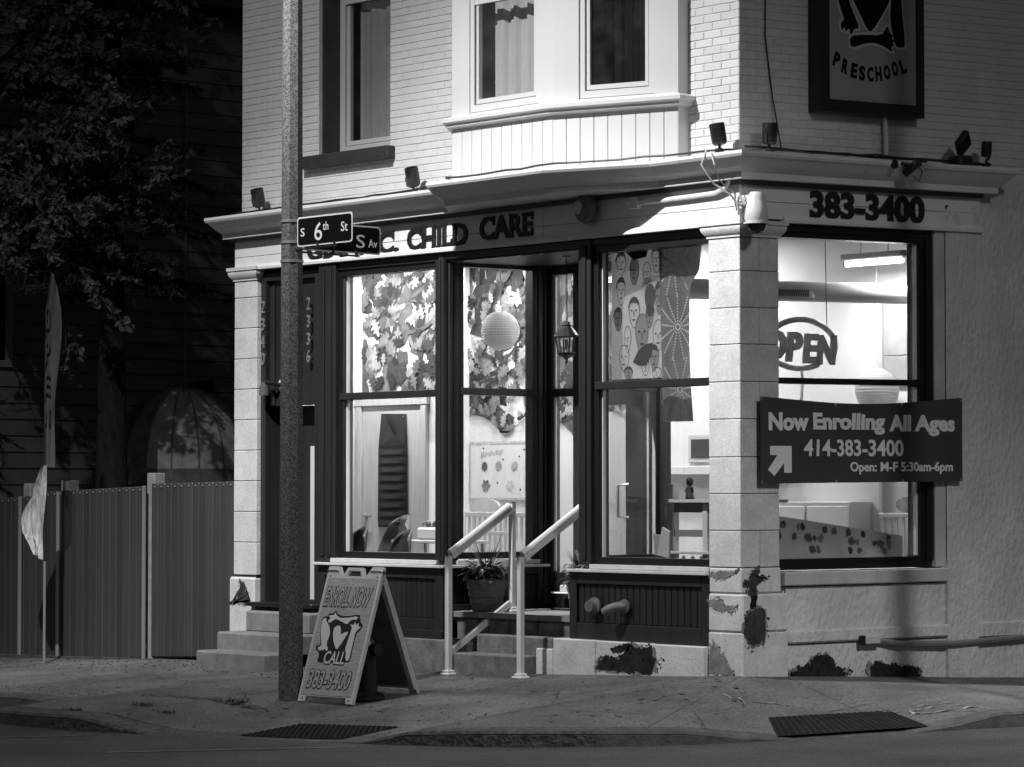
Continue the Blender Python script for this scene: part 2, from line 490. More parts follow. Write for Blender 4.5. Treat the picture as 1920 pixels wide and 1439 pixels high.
pth = mitre([B0, B1, B2, B3, B4])
MB().sweep([(0, 4.70), (.05, 4.715), (.055, 4.74), (.085, 4.755), (.085, 4.785), (-.03, 4.83), (-.03, 4.70)], pth).build('bay_ledge', vinyl, bay)
def bay_window(p, q, a, b, zb, zt, rail, curt, key):
    L = hypot(q[0] - p[0], q[1] - p[1]); ang = math.atan2(q[1] - p[1], q[0] - p[0])
    M = Matrix.Translation((p[0], p[1], 0)) @ Matrix.Rotation(ang, 4, 'Z')
    m = MB(); f = .05
    m.box(a, a + f, .015, .07, zb, zt); m.box(b - f, b, .015, .07, zb, zt); m.box(a + f, b - f, .015, .07, zb, zb + .06)
    if rail:
        m.box(a + f, b - f, .02, .07, rail, rail + .06)
    g = f + .012; m.box(a + g, a + g + .03, .03, .075, zb + .07, zt); m.box(b - g - .03, b - g, .03, .075, zb + .07, zt); m.box(a + g + .03, b - g - .03, .03, .075, zb + .07, zb + .11)
    w = m.xf(M).build('bay_window', vinyl, bld)
    MB().box(a + .02, b - .02, .055, .06, zb + .05, zt).xf(M).build('pane', pane_d if curt else glass('screen_glass', .5, .55, .03), w)
    if curt:
        c = MB(); curtain(c, a + .1, b - .04, zb + .04, zt, .2, .018, 4, seed=4); c.xf(M).build('curtain', cloth2, w)
    else:
        c = MB(); curtain(c, a + .1, b - .04, zb + .04, zt, .25, .01, 5, seed=8); c.xf(M).build('curtain', mat('dark_drape', .10, .9, var=.5, scale=30, stretch=(8, 8, .4)), w)
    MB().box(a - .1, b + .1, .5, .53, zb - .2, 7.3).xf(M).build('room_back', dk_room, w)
bay_window(B1, B2, .235, 1.15, 4.83, 7.2, 5.78, True, 1)
bay_window(B2, B3, .254, .968, 4.83, 7.2, 0, False, 2)

# ---- cornice with its bulge round the bay
prof = [(-.13, 3.985), (.10, 3.985), (.105, 4.035), (.115, 4.04), (.165, 4.075), (.235, 4.14), (.25, 4.145), (.262, 4.165), (.262, 4.19), (-.13, 4.235)]
cpath = [(-7.02, 0), (-3.50, 0), (-3.12, -.38), (-1.76, -.38), (-.85, 0), (0.02, 0), (.02, 3.08)]
cp = mitre(cpath)
# straight runs, jointed as on the building
def cut(p, a, nm='cornice_section'):
    o = MB().sweep(prof, p).build(nm, cornice_m, bld); return o
k0 = (cpath[1][0], cpath[1][1], 0, -1)
MB().sweep(prof, [(-6.96, 0, -.55, -1), (-3.52, 0, 0, -1)]).build('cornice_section', cornice_m, bld)
pb = mitre(cpath[1:6])
full = mitre(cpath[1:])
MB().sweep(prof, full[0:2] + [full[2]]).build('cornice_section', cornice_m, bld)
MB().sweep(prof, [full[2], full[3]]).build('cornice_section', cornice_m, bld)
MB().sweep(prof, [full[3], full[4]]).build('cornice_section', cornice_m, bld)
MB().sweep(prof, [full[4], (.02, 1.30, 1, 0)]).build('cornice_section', cornice_m, bld)
MB().sweep(prof, [(.02, 1.304, 1, 0), (.02, 3.06, 1, .7)]).build('cornice_section', cornice_m, bld)
# soffit under the bulge, and the bed mould under the whole cornice
m = MB(); m.prism([(-3.50, .12), (-3.50, 0), (-3.12, -.38), (-1.76, -.38), (-.85, 0), (-.85, .12)], (0, 0, 3.99), (1, 0, 0), (0, 1, 0), (0, 0, 1), .18)
m.build('bay_soffit', cornice_m, bld)
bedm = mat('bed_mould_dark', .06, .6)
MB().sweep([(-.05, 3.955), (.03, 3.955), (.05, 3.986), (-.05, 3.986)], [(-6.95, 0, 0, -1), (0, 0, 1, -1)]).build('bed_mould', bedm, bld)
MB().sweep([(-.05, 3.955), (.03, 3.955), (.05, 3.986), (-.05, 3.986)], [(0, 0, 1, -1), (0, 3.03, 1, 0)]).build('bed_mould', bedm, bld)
# ---- fascia: two planks high, jointed
def planks(xs, z0, z1, side):
    for a, b in zip(xs[:-1], xs[1:]):
        m = MB()
        if side == 'f': m.cbox(a + .002, b - .002, 0, .045, z0, z1, .003)
        else: m.cbox(-.045, 0, a + .002, b - .002, z0, z1, .003)
        m.build('fascia_plank', fascia_m, bld)
planks([-6.95, -6.49, -4.40, -2.39, 0.0], 3.802, 3.956, 'f'); planks([-6.95, -6.49, -4.40, -2.39, 0.0], 3.70, 3.798, 'f')
planks([.046, 1.72, 3.04], 3.842, 3.956, 's'); planks([.046, 1.72, 3.04], 3.72, 3.838, 's')
MB().sweep([(-.02, 3.665), (.03, 3.668), (.032, 3.69), (.015, 3.715), (-.02, 3.716)], mitre([(-6.56, 0), (-.39, 0)])).build('fascia_moulding', fascia_m, bld)
MB().sweep([(-.02, 3.695), (.03, 3.698), (.032, 3.72), (.015, 3.745), (-.02, 3.746)], mitre([(0, .50), (0, 3.04)])).build('fascia_moulding', fascia_m, bld)
MB().box(-6.9, -.05, .05, .25, 3.62, 4.16).box(-.25, -.05, .252, 3.04, 3.66, 4.16).build('fascia_backing', dark_trim, bld)

# ---- pilasters: jointed stone blocks
def pilaster(x0, x1, y0, y1, zs, name, split=None):
    p = MB().box(x0 + .01, x1 - .01, y0 + .01, y1 - .01, -.3, 3.6).build(name, joint_m, bld)
    for i, (a, b) in enumerate(zip(zs[:-1], zs[1:])):
        j = random.uniform(-.001, .001)
        if split and i % 2 == 0:
            MB().cbox(x0 + j, x1 + j, y0 + j, split - .002, a + .0025, b - .0025, .005).build('stone_block', stone_m, p)
            MB().cbox(x0 + j + .01, x1 + j - .001, split + .002, y1 + j, a + .0025, b - .0025, .005).build('stone_block', stone_m, p)
        else: MB().cbox(x0 + j, x1 + j, y0 + j, y1 + j, a + .0025, b - .0025, .005).build('stone_block', stone_m, p)
    return p
zc = [.87, 1.17, 1.47, 1.77, 2.08, 2.385, 2.69, 2.99, 3.29, 3.565]
pc = pilaster(-.36, 0, 0, .46, zc, 'corner_pilaster', .23)
capp = [(-.02, 3.565), (.012, 3.568), (.012, 3.585), (.022, 3.592), (.045, 3.625), (.05, 3.65), (.045, 3.663), (.06, 3.668), (.06, 3.70), (-.02, 3.702)]
MB().sweep(capp, mitre([(-.36, .10), (-.36, 0), (0, 0), (0, .46), (-.1, .46)])).build('capital', stone_m, pc, smooth=True)
pl_ = pilaster(-6.95, -6.58, 0, .4, [.68] + [1.0, 1.3, 1.6, 1.9, 2.2, 2.5, 2.8, 3.1, 3.4, 3.565], 'end_pilaster')
MB().sweep(capp, mitre([(-6.95, .4), (-6.95, 0), (-6.58, 0), (-6.58, .4)])).build('capital', stone_m, pl_, smooth=True)
MB().cbox(-6.99, -6.58, -.03, .4, -.35, .66, .02).build('pilaster_base', stone_m, pl_)
# corner base: rough blocks
MB().cbox(-.36, .004, -.004, .475, .66, .865, .012).build('base_block', stone_m, pc)
MB().cbox(-.365, .03, -.012, .535, .345, .655, .015).build('base_block', stone_m, pc)
MB().cbox(-.365, .03, -.012, .155, -.3, .34, .012).build('base_block', stone_m, pc)
MB().cbox(-.365, .028, .16, .535, -.3, .34, .012).build('base_block', stone_m, pc)
# paint fallen off
def patch(name, poly, o, ax, amp, matl, par, seed, d=.004, sub=6):
    R_ = random.Random(seed * 7 + 1); cx = sum(a for a, b in poly) / len(poly); cz = sum(b for a, b in poly) / len(poly); chips = MB(); U, W, N = ax
    for k in range(34):
        i = R_.randrange(len(poly)); t = R_.random(); a, b = poly[i]; c, e = poly[(i + 1) % len(poly)]
        px_, pz_ = lerp(a, c, t), lerp(b, e, t); g_ = R_.uniform(1.02, 1.35); px_, pz_ = cx + (px_ - cx) * g_, cz + (pz_ - cz) * g_
        lim = (-.36, -.005) if par.name.startswith('corner') and ax is FX else ((.0, .45) if par.name.startswith('corner') else (-99, 99))
        if not lim[0] < px_ < lim[1]: continue
        s_ = R_.uniform(.004, .016); n_ = R_.choice((4, 5, 6))
        chips.flat([(px_ + s_ * R_.uniform(.5, 1.2) * cos(2 * pi * q / n_), pz_ + s_ * R_.uniform(.5, 1.2) * sin(2 * pi * q / n_)) for q in range(n_)], Vector(o) + Vector(N) * (d - .001), U, W)
    if chips.v: chips.build('paint_chips', matl, par, kind='stuff')
    if matl is not bare_lt:
        m = MB(); big = [(cx + (a - cx) * 1.13 + R_.uniform(-.01, .01), cz + (b - cz) * 1.10) for a, b in poly]
        m.prism(ragged(big, amp * 1.5, sub, seed + 50), Vector(o) + Vector(N) * (d * .5), U, W, Vector(N) * -1, d + .002); m.build('worn_edge', bare_lt, par)
    m = MB(); U, W, N = ax
    m.prism(ragged(poly, amp, sub, seed), Vector(o) + Vector(N) * d, U, W, Vector(N) * -1, d + .002)
    return m.build(name, matl, par)
patch('peeled_patch', [(-.37, .60), (-.20, .62), (-.17, .56), (-.03, .57), (-.09, .50), (-.30, .53)], (0, -.012, 0), FX, .014, bare_lt, pc, 1)
patch('peeled_patch', [(-.365, .80), (-.26, .77), (-.1, .80), (-.02, .86), (-.1, .83), (-.25, .84)], (0, -.004, 0), FX, .010, bare_lt, pc, 2)
patch('peeled_patch', [(-.36, .0), (-.08, -.0), (-.14, .10), (-.2, .17), (-.3, .25), (-.35, .2)], (0, -.012, 0), FX, .016, bare_lt, pc, 3)
patch('peeled_patch', [(.10, .84), (.20, .86), (.17, .80), (.26, .78), (.16, .74), (.15, .52), (.09, .53), (.06, .72), (.03, .76), (.1, .79)], (.026, 0, 0), SX, .012, bare, pc, 4)
patch('peeled_patch', [(.06, .5), (.1, .52), (.18, .55), (.24, .52), (.26, .4), (.24, .27), (.12, .23), (.06, .25), (-.0, .36), (.02, .46)], (.03, 0, 0), SX, .010, bare, pc, 5)
patch('peeled_patch', [(-6.93, .42), (-6.85, .44), (-6.8, .62), (-6.74, .60), (-6.68, .5), (-6.66, .44), (-6.64, .40), (-6.9, .40)], (0, -.03, 0), FX, .02, bare, pl_, 6)

# ---- shop front on the main street
YF, YG = .05, .13                          # frame face and glass
def shop_window(M, x0, x1, z0, z1, rail, name='shop_window', fw=.06):
    """dark framed two-light window in local coordinates (x along, y in, z up)"""
    m = MB()
    m.box(x0 - fw, x0, 0, .12, z0 - .06, z1 + .06); m.box(x1, x1 + fw, 0, .12, z0 - .06, z1 + .06)
    m.box(x0, x1, 0, .12, z0 - .06, z0); m.box(x0, x1, 0, .12, z1, z1 + .06)
    w = m.xf(M).build(name, frame_dark, bld)
    MB().cbox(x0 - .03, x1 + .03, -.02, .1, rail - .035, rail + .03, .004).xf(M).build('mid_rail', dark_trim, w)
    MB().box(x0, x1, .075, .08, z0, rail - .035).xf(M).build('pane', pane, w)
    MB().box(x0, x1, .075, .08, rail + .03, z1).xf(M).build('pane', pane, w)
    # light metal bead on the left of the glass
    b = MB(); b.box(x0, x0 + .012, .04, .074, z0, rail - .036); b.box(x0, x0 + .012, .04, .074, rail + .032, z1)
    b.xf(M).build('glazing_bead', alu, w)
    return w
MF = Matrix.Translation((0, YF, 0))
sw1 = shop_window(MF, -5.28, -3.90, .93, 3.53, 2.395)
sw3 = shop_window(MF, -1.74, -.37, .93, 3.54, 2.40)
# recess sides
D_REC, SPL = 1.17, .164
RL0, RL1 = (-3.77, 0.), (-3.77 + SPL, D_REC)
RR0, RR1 = (-1.94, 0.), (-1.94 - SPL, D_REC)
angL = math.atan2(RL1[1] - RL0[1], RL1[0] - RL0[0])
ML = Matrix.Translation((RL0[0], RL0[1], 0)) @ Matrix.Rotation(angL, 4, 'Z')
sw2 = shop_window(ML, .235, .99, .94, 3.545, 2.41)
angR = math.atan2(RR0[1] - RR1[1], RR0[0] - RR1[0])
MR = Matrix.Translation((RR1[0], RR1[1], 0)) @ Matrix.Rotation(angR, 4, 'Z')
sw4 = shop_window(MR, .19, .95, .94, 3.545, 2.41)
# posts, heads and trims (all dark wood)
def post(x0, x1, y0, y1, z0, z1, nm='post', fl=0):
    m = MB(); m.cbox(x0, x1, y0, y1, z0, z1, .006)
    o = m.build(nm, dark_trim, bld)
    if fl:
        w = (x1 - x0) / (2 * fl + 1)
        for i in range(fl):
            MB().cbox(x0 + w * (2 * i + 1), x0 + w * (2 * i + 2), y0 - .018, y0 + .003, z0 + .05, z1 - .05, .005).build('moulding', dark_trim, o)
    return o
post(-5.60, -5.34, .0, .22, .84, 3.66, fl=2)
post(-3.84, -3.765, .01, .12, .86, 3.66, fl=1)
post(-1.945, -1.80, .01, .12, .86, 3.66, fl=1)
post(-.37 + .06, -.30, .05, .2, .84, 3.66)
post(-5.34, -3.84, .03, .2, 3.59, 3.66, 'head_beam'); post(-1.8, -.3, .03, .2, 3.60, 3.66, 'head_beam')
post(-3.765, -1.945, .02, .2, 3.60, 3.66, 'head_beam')
# splayed posts of the recess
def lpost(M, x0, x1, y0, y1, z0, z1, nm='post'):
    return MB().cbox(x0, x1, y0, y1, z0, z1, .006).xf(M).build(nm, dark_trim, bld)
for k, (a, b, d) in enumerate(((.002, .05, -.012), (.06, .10, -.03), (.11, .175, -.012))): lpost(ML, a, b, d, .12, .86, 3.6)
for k, (a, b, d) in enumerate(((1.05, 1.10, -.012), (1.11, 1.165, -.03))): lpost(ML, a, b, d, .12, .45, 3.6)
lpost(ML, .175, 1.05, -.01, .12, 3.605, 3.64, 'head_beam')
lpost(MR, .02, .13, -.012, .1, .45, 3.6); lpost(MR, 1.01, 1.17, -.012, .1, .86, 3.6); lpost(MR, .13, 1.01, -.01, .1, 3.605, 3.64, 'head_beam')
# recess ceiling
m = MB(); m.prism([RL0, RR0, RR1, RL1], (0, .06, 3.58), (1, 0, 0), (0, 1, 0), (0, 0, 1), .06); m.build('recess_ceiling', dark_trim, bld)
# sills and panelled bulkheads
m = MB(); m.cbox(-5.62, -3.74, -.05, .12, .80, .826, .004); m.cbox(-5.40, -3.84, -.01, .1, .829, .868, .004); m.build('sill', sill_m, bld)
m = MB(); m.cbox(-2.05, -.362, -.05, .12, .80, .826, .004); m.cbox(-1.80, -.362, -.01, .1, .829, .868, .004); m.build('sill', sill_m, bld)
m = MB(); m.cbox(-.03, 1.19, -.06, .1, .80, .826, .004); m.cbox(.15, 1.06, -.03, .1, .829, .868, .004); m.xf(ML).build('sill', sill_m, bld)
def bulkhead(M, x0, x1, zb, zt, rails, bw=.075):
    """framed panel of upright boards"""
    bp = MB().box(x0, x1, .045, .12, zb, zt).xf(M).build('bulkhead', dark_trim, bld)
    fr = MB(); t, s, b = rails
    fr.cbox(x0, x0 + s, 0, .05, zb, zt, .005); fr.cbox(x1 - s, x1, 0, .05, zb, zt, .005)
    fr.cbox(x0 + s, x1 - s, 0, .05, zt - t, zt, .005); fr.cbox(x0 + s, x1 - s, 0, .05, zb, zb + b, .005)
    fr.xf(M).build('panel_frame', dark_trim, bp)
    n = max(2, round((x1 - x0 - 2 * s) / bw)); w = (x1 - x0 - 2 * s) / n
    for i in range(n):
        MB().cbox(x0 + s + i * w + .003, x0 + s + (i + 1) * w - .003, .026, .046, zb + b, zt - t, .006).xf(M).build('board', dark_trim, bp)
    return bp
M0 = Matrix.Identity(4)
bulkhead(M0, -5.60, -3.76, .18, .80, (.1, .1, .16)); bulkhead(M0, -2.06, -.362, .225, .80, (.1, .09, .14))
bulkhead(ML, .03, 1.15, .41, .80, (.07, .08, .06)); bulkhead(MR, .03, 1.14, .41, .80, (.07, .08, .06))
MB().cbox(-5.62, -3.74, -.03, .04, .16, .235, .006).build('base_mould', dark_trim, bld)
# foundation
fd = MB().cbox(-2.42, -2.20, -.07, .3, -.3, .135, .012).build('foundation', stone_m, bld)
for a, b, t in ((-2.196, -1.66, .225), (-1.656, -1.0, .222), (-.996, -.366, .218)): MB().cbox(a, b, -.068, .3, -.3, t, .008).build('stone_block', stone_m, fd)
patch('peeled_patch', [(-1.64, -.02), (-1.3, -.03), (-.95, -.02), (-.93, .08), (-.98, .2), (-1.1, .18), (-1.22, .2), (-1.3, .12), (-1.38, .08), (-1.5, .1), (-1.6, .06)], (0, -.068, 0), FX, .016, stain, fd, 11)
patch('peeled_patch', [(-1.45, .17), (-1.3, .2), (-1.2, .22), (-1.25, .16), (-1.4, .13)], (0, -.068, 0), FX, .010, stain, fd, 12)
fl_ = MB().box(-5.62, -3.4, .0, .3, -.4, .16).build('foundation', old_stone, bld)
for a, b in ((-5.6, -4.9), (-4.896, -4.3), (-4.296, -3.75)): MB().cbox(a, b, -.05, .1, -.4, .158, .01).build('stone_block', old_stone, fl_)
# two relief pipes on the bulkhead
pipe_m = mat('cast_pipe', .16, .6, var=.3, scale=20, metal=.3)
pf = MB().lathe([(.075, 0), (.075, .02), (.05, .025), (.05, .075), (.0, .076)], (-1.735, 0, .515), 16, Matrix(((1, 0, 0), (0, 0, -1), (0, 1, 0)))).build('pipe_flange', pipe_m, bld, smooth=True)
m = MB(); m.lathe([(.06, 0), (.06, .02), (.042, .024), (.042, .03), (0, .03)], (-1.36, 0, .52), 16, Matrix(((1, 0, 0), (0, 0, -1), (0, 1, 0))))
m.tube([(-1.36, -.02, .52), (-1.38, -.08, .52), (-1.43, -.12, .5), (-1.48, -.13, .47)], .04, 12); m.build('pipe_elbow', pipe_m, bld, smooth=True)

# ---- doorway of the upper flat
m = MB(); m.box(-6.58, -6.5, .05, .3, .40, 3.66); m.box(-5.72, -5.6, .05, .3, .40, 3.66); m.box(-6.5, -5.72, .05, .3, 3.55, 3.66)
fd2 = m.build('flat_doorway', dark_trim, bld)
MB().box(-6.5, -5.72, .10, .16, 2.33, 3.55).build('transom_panel', dark_trim, fd2)
MB().cbox(-6.46, -6.40, .07, .101, 2.33, 3.5, .006).cbox(-6.30, -6.26, .08, .101, 2.33, 3.5, .006).build('panel_moulding', dark_trim, fd2)
dr = MB().box(-6.5, -5.72, .26, .3, .42, 2.33).build('flat_door', dark_trim, fd2)
MB().cbox(-5.80, -5.725, .06, .12, .46, 1.93, .004).build('storm_door_edge', vinyl, fd2)
MB().cbox(-6.60, -5.55, -.12, .46, .385, .425, .01).build('threshold', black_m, fd2)

# ---- recessed shop entrance
YR = D_REC
m = MB(); m.box(-3.62, -3.53, YR - .04, YR + .06, .41, 3.58); m.box(-3.24, -3.14, YR - .04, YR + .06, .41, 3.58); m.box(-2.24, -2.06, YR - .04, YR + .06, .41, 3.58)
m.box(-3.53, -3.24, YR - .04, YR + .06, 3.50, 3.58); m.box(-3.14, -2.15, YR - .04, YR + .06, 3.50, 3.58); m.box(-3.14, -2.15, YR - .03, YR + .05, 2.42, 2.52)
m.box(-3.53, -3.24, YR - .03, YR + .05, 2.37, 2.44); m.box(-3.53, -3.24, YR - .03, YR + .05, .41, .75)
ent = m.build('entrance_frame', dark_trim, bld)
MB().box(-3.53, -3.24, YR, YR + .005, .75, 2.37).box(-3.53, -3.24, YR, YR + .005, 2.44, 3.5).build('sidelight_pane', pane, ent)
MB().box(-3.525, -3.50, YR - .02, YR - .004, .76, 2.36).box(-3.525, -3.50, YR - .02, YR - .004, 2.45, 3.49).build('glazing_bead', alu, ent)
MB().box(-3.14, -2.15, YR, YR + .005, 2.53, 3.5).build('fanlight_pane', pane, ent)
m = MB(); m.box(-3.13, -3.0, YR - .02, YR + .03, .42, 2.41); m.box(-2.56, -2.34, YR - .02, YR + .03, .42, 2.41); m.box(-3.0, -2.56, YR - .02, YR + .03, .42, .72); m.box(-3.0, -2.56, YR - .02, YR + .03, 2.28, 2.41); m.box(-2.34, -2.25, YR - .01, YR + .02, .42, .80)
shop_door = m.build('shop_door', dark_trim, ent)
MB().box(-3.0, -2.56, YR, YR + .005, .72, 2.28).build('door_pane', pane, ent); MB().box(-2.335, -2.245, YR, YR + .005, .80, 2.41).build('side_pane', pane, ent)
MB().tube([(-2.52, YR - .02, 1.56), (-2.60, YR - .08, 1.55), (-2.60, YR - .08, 1.27), (-2.52, YR - .02, 1.26)], .014, 8).build('door_handle', steel, ent, smooth=True)

# ---- side wall at street level (stucco round the side window)
SW0, SW1, SZ0, SZ1 = .46, 2.50, .84, 3.70    # opening
m = MB()
m.box(-.3, -.02, SW1, 9.0, -.5, 4.16)                       # wall right of the window
sw = m.build('side_wall', stucco, bld)
m = MB(); n1, n2 = 60, 70
def disp_panel(mb, y0, y1, z0, z1, x, amp, seed, res=.045):
    ny = max(2, int((y1 - y0) / res)); nz = max(2, int((z1 - z0) / res)); vs = []
    for j in range(nz + 1):
        for i in range(ny + 1):
            y = lerp(y0, y1, i / ny); z = lerp(z0, z1, j / nz)
            e = min(i, ny - i, 2) / 2 * min(j, nz - j, 2) / 2
            vs.append((x + e * amp * (mnoise.noise(Vector((y * 5, z * 4, seed))) + .5 * mnoise.noise(Vector((y * 13, z * 9, seed)))), y, z))
    mb.add(vs, [(j * (ny + 1) + i, j * (ny + 1) + i + 1, (j + 1) * (ny + 1) + i + 1, (j + 1) * (ny + 1) + i) for j in range(nz) for i in range(ny)])
m = MB(); disp_panel(m, SW1 + .06, 6.0, -.35, 3.92, .0, .006, 3.); m.build('stucco_face', stucco, sw, smooth=True)
m = MB(); disp_panel(m, SW1 + .04, 2.95, -.35, .9, .022, .008, 8.); m.box(-.05, .018, SW1 + .04, 2.95, -.35, .9); m.build('stucco_pier', stucco, sw, smooth=True)
m = MB(); m.box(-.3, -.03, .52, SW1, -.5, .70); lo = m.build('apron_wall', stucco, sw)
m = MB(); disp_panel(m, .54, 2.56, .33, .70, -.012, .007, 5.); disp_panel(m, .54, 2.56, -.35, .225, -.005, .007, 6.); m.build('stucco_face', stucco, lo, smooth=True)
m = MB(); m.cbox(-.1, .03, .54, 2.55, .235, .345, .015); m.build('lower_ledge', stucco, lo)
m = MB(); m.cbox(-.1, .028, 2.96, 6.0, .21, .35, .015); m.build('lower_ledge', stucco, lo)
rs = MB().cbox(-.3, .028, .50, 1.62, .712, .828, .01).cbox(-.3, .028, 1.624, 2.56, .712, .83, .01).build('stone_sill', smooth_st, lo)
MB().cbox(-.32, -.01, 2.43, SW1 + .065, .835, 3.70, .01).build('reveal', smooth_st, sw)
patch('damp_patch', [(.56, -.06), (1.25, -.07), (1.22, .0), (1.12, .04), (1.05, .12), (.92, .14), (.84, .1), (.8, .04), (.68, .05), (.6, .0)], (.004, 0, 0), SX, .018, stain, lo, 21)
patch('damp_patch', [(1.55, -.1), (2.2, -.12), (2.16, -.03), (2.0, .0), (1.8, .02), (1.62, .05), (1.56, .02)], (.004, 0, 0), SX, .016, stain, lo, 22)
# side window
MS = Matrix.Translation((-.06, 0, 0)) @ Matrix.Rotation(pi / 2, 4, 'Z')
m = MB(); fwid = .06
def sbox(mb, y0, y1, z0, z1, x0, x1): mb.box(x0, x1, y0, y1, z0, z1)
m = MB()
sbox(m, .40, .458, .84, 3.69, -.2, -.06); sbox(m, 2.28, 2.43, .84, 3.69, -.2, -.06); sbox(m, .458, 2.28, .84, .93, -.2, -.06); sbox(m, .458, 2.28, 3.585, 3.69, -.2, -.06)
sbox(m, 2.34, 2.43, .9, 3.65, -.06, -.035); sbox(m, .46, 2.34, .845, .89, -.06, -.035); sbox(m, .46, 2.34, 3.635, 3.69, -.06, -.035)
sw5 = m.build('side_window', frame_dark, bld)
MB().cbox(-.17, -.045, .46, 2.33, 2.375, 2.425, .004).build('mid_rail', frame_dark, sw5)
MB().box(-.13, -.125, .458, 2.28, .93, 2.375).build('pane', pane, sw5)
MB().box(-.13, -.125, .458, 2.28, 2.425, 3.585).build('pane', pane, sw5)
MB().box(-.12, -.09, 2.258, 2.279, .94, 2.37).box(-.12, -.09, 2.258, 2.279, 2.43, 3.58).build('glazing_bead', alu, sw5)
# =================================================================== ground
BX = [-40, -12, -8.6, -6.5, -2.5, 0]; BZ = [-.9, -.33, -.22, -.15, -.09, -.005]
# kerb line: parameter -> (building-line point, kerb point, road level, kerb height)
KL = [  # bx, by, kx, ky, road z, kerb h
 (-40, 0, -40, -3.0, -1.15, .12), (-14, 0, -14, -3.0, -.62, .12), (-9, 0, -9, -3.0, -.52, .12), (-6.2, 0, -6.2, -3.0, -.46, .12), (-5.6, 0, -5.55, -3.02, -.455, .11),
 (-5.0, 0, -4.95, -4.0, -.455, .10), (-4.4, 0, -4.3, -4.07, -.455, .115), (-3.7, 0, -3.6, -4.0, -.452, .115), (-3.2, 0, -3.15, -3.92, -.45, .05), (-2.8, 0, -2.75, -3.85, -.445, .0),
 (-1.3, 0, -1.25, -3.5, -.425, .0), (-.8, 0, -.75, -3.34, -.42, .015), (-.4, 0, -.35, -3.22, -.415, .10), (-.1, -.0, .3, -3.02, -.395, .115),
 (0, 0, 1.1, -2.62, -.37, .115), (0, .02, 1.45, -2.1, -.36, .10), (0, .06, 1.72, -1.55, -.35, .03), (0, .1, 1.82, -1.3, -.345, .0), (0, .5, 2.22, -.5, -.315, .0), (0, .9, 2.36, -.1, -.30, .05),
 (0, 1.3, 2.45, .3, -.295, .11), (0, 2.2, 2.6, 1.4, -.30, .12), (0, 5, 2.75, 4.5, -.42, .12), (0, 12, 2.8, 12, -.75, .12), (0, 30, 2.8, 30, -1.6, .12)]
def bz(bx, by): return interp(BX, BZ, bx) if by <= 0.001 else -.005 - .043 * by
def zroad(x, y):
    best = None
    for a, b in zip(KL[:-1], KL[1:]):
        ax, ay, cx, cy = a[2], a[3], b[2], b[3]; dx, dy = cx - ax, cy - ay
        t = max(0, min(1, ((x - ax) * dx + (y - ay) * dy) / (dx * dx + dy * dy)))
        d = hypot(x - ax - t * dx, y - ay - t * dy)
        if best is None or d < best[0]: best = (d, lerp(a[4], b[4], t))
    return best[1] + min(.06, best[0] * .012)
# resample the kerb line finely
KS = []
for a, b in zip(KL[:-1], KL[1:]):
    L = hypot(b[2] - a[2], b[3] - a[3]); n = max(2, int(L / .25)) if L < 8 else 12
    for i in range(n): KS.append(tuple(lerp(p, q, i / n) for p, q in zip(a, b)))
KS.append(KL[-1])
def walk_pt(k, t):
    bx, by, kx, ky, zr, h = k
    z0 = bz(bx, by); z1 = zr + h
    tt = t
    if h < .05: z = lerp(z0, z1, t)           # ramps fall evenly
    else: z = lerp(z0, z1, t)
    return (lerp(bx, kx, t), lerp(by, ky, t), z)
def gz(x, y):
    """height of the pavement at a plan point (nearest sample)"""
    best = (9e9, 0)
    for k in KS:
        for j in range(0, 21):
            p = walk_pt(k, j / 20); d = (p[0] - x) ** 2 + (p[1] - y) ** 2
            if d < best[0]: best = (d, p[2])
    return best[1]
walk = MB()
for i in range(len(KS) - 1):
    a, b = KS[i], KS[i + 1]
    for j in range(8):
        q = [walk_pt(a, j / 8), walk_pt(a, (j + 1) / 8), walk_pt(b, (j + 1) / 8), walk_pt(b, j / 8)]
        walk.add([(p[0], p[1], p[2] - .02) for p in q], [(0, 1, 2, 3)])
walk = walk.build('sidewalk', joint_m, kind='structure')
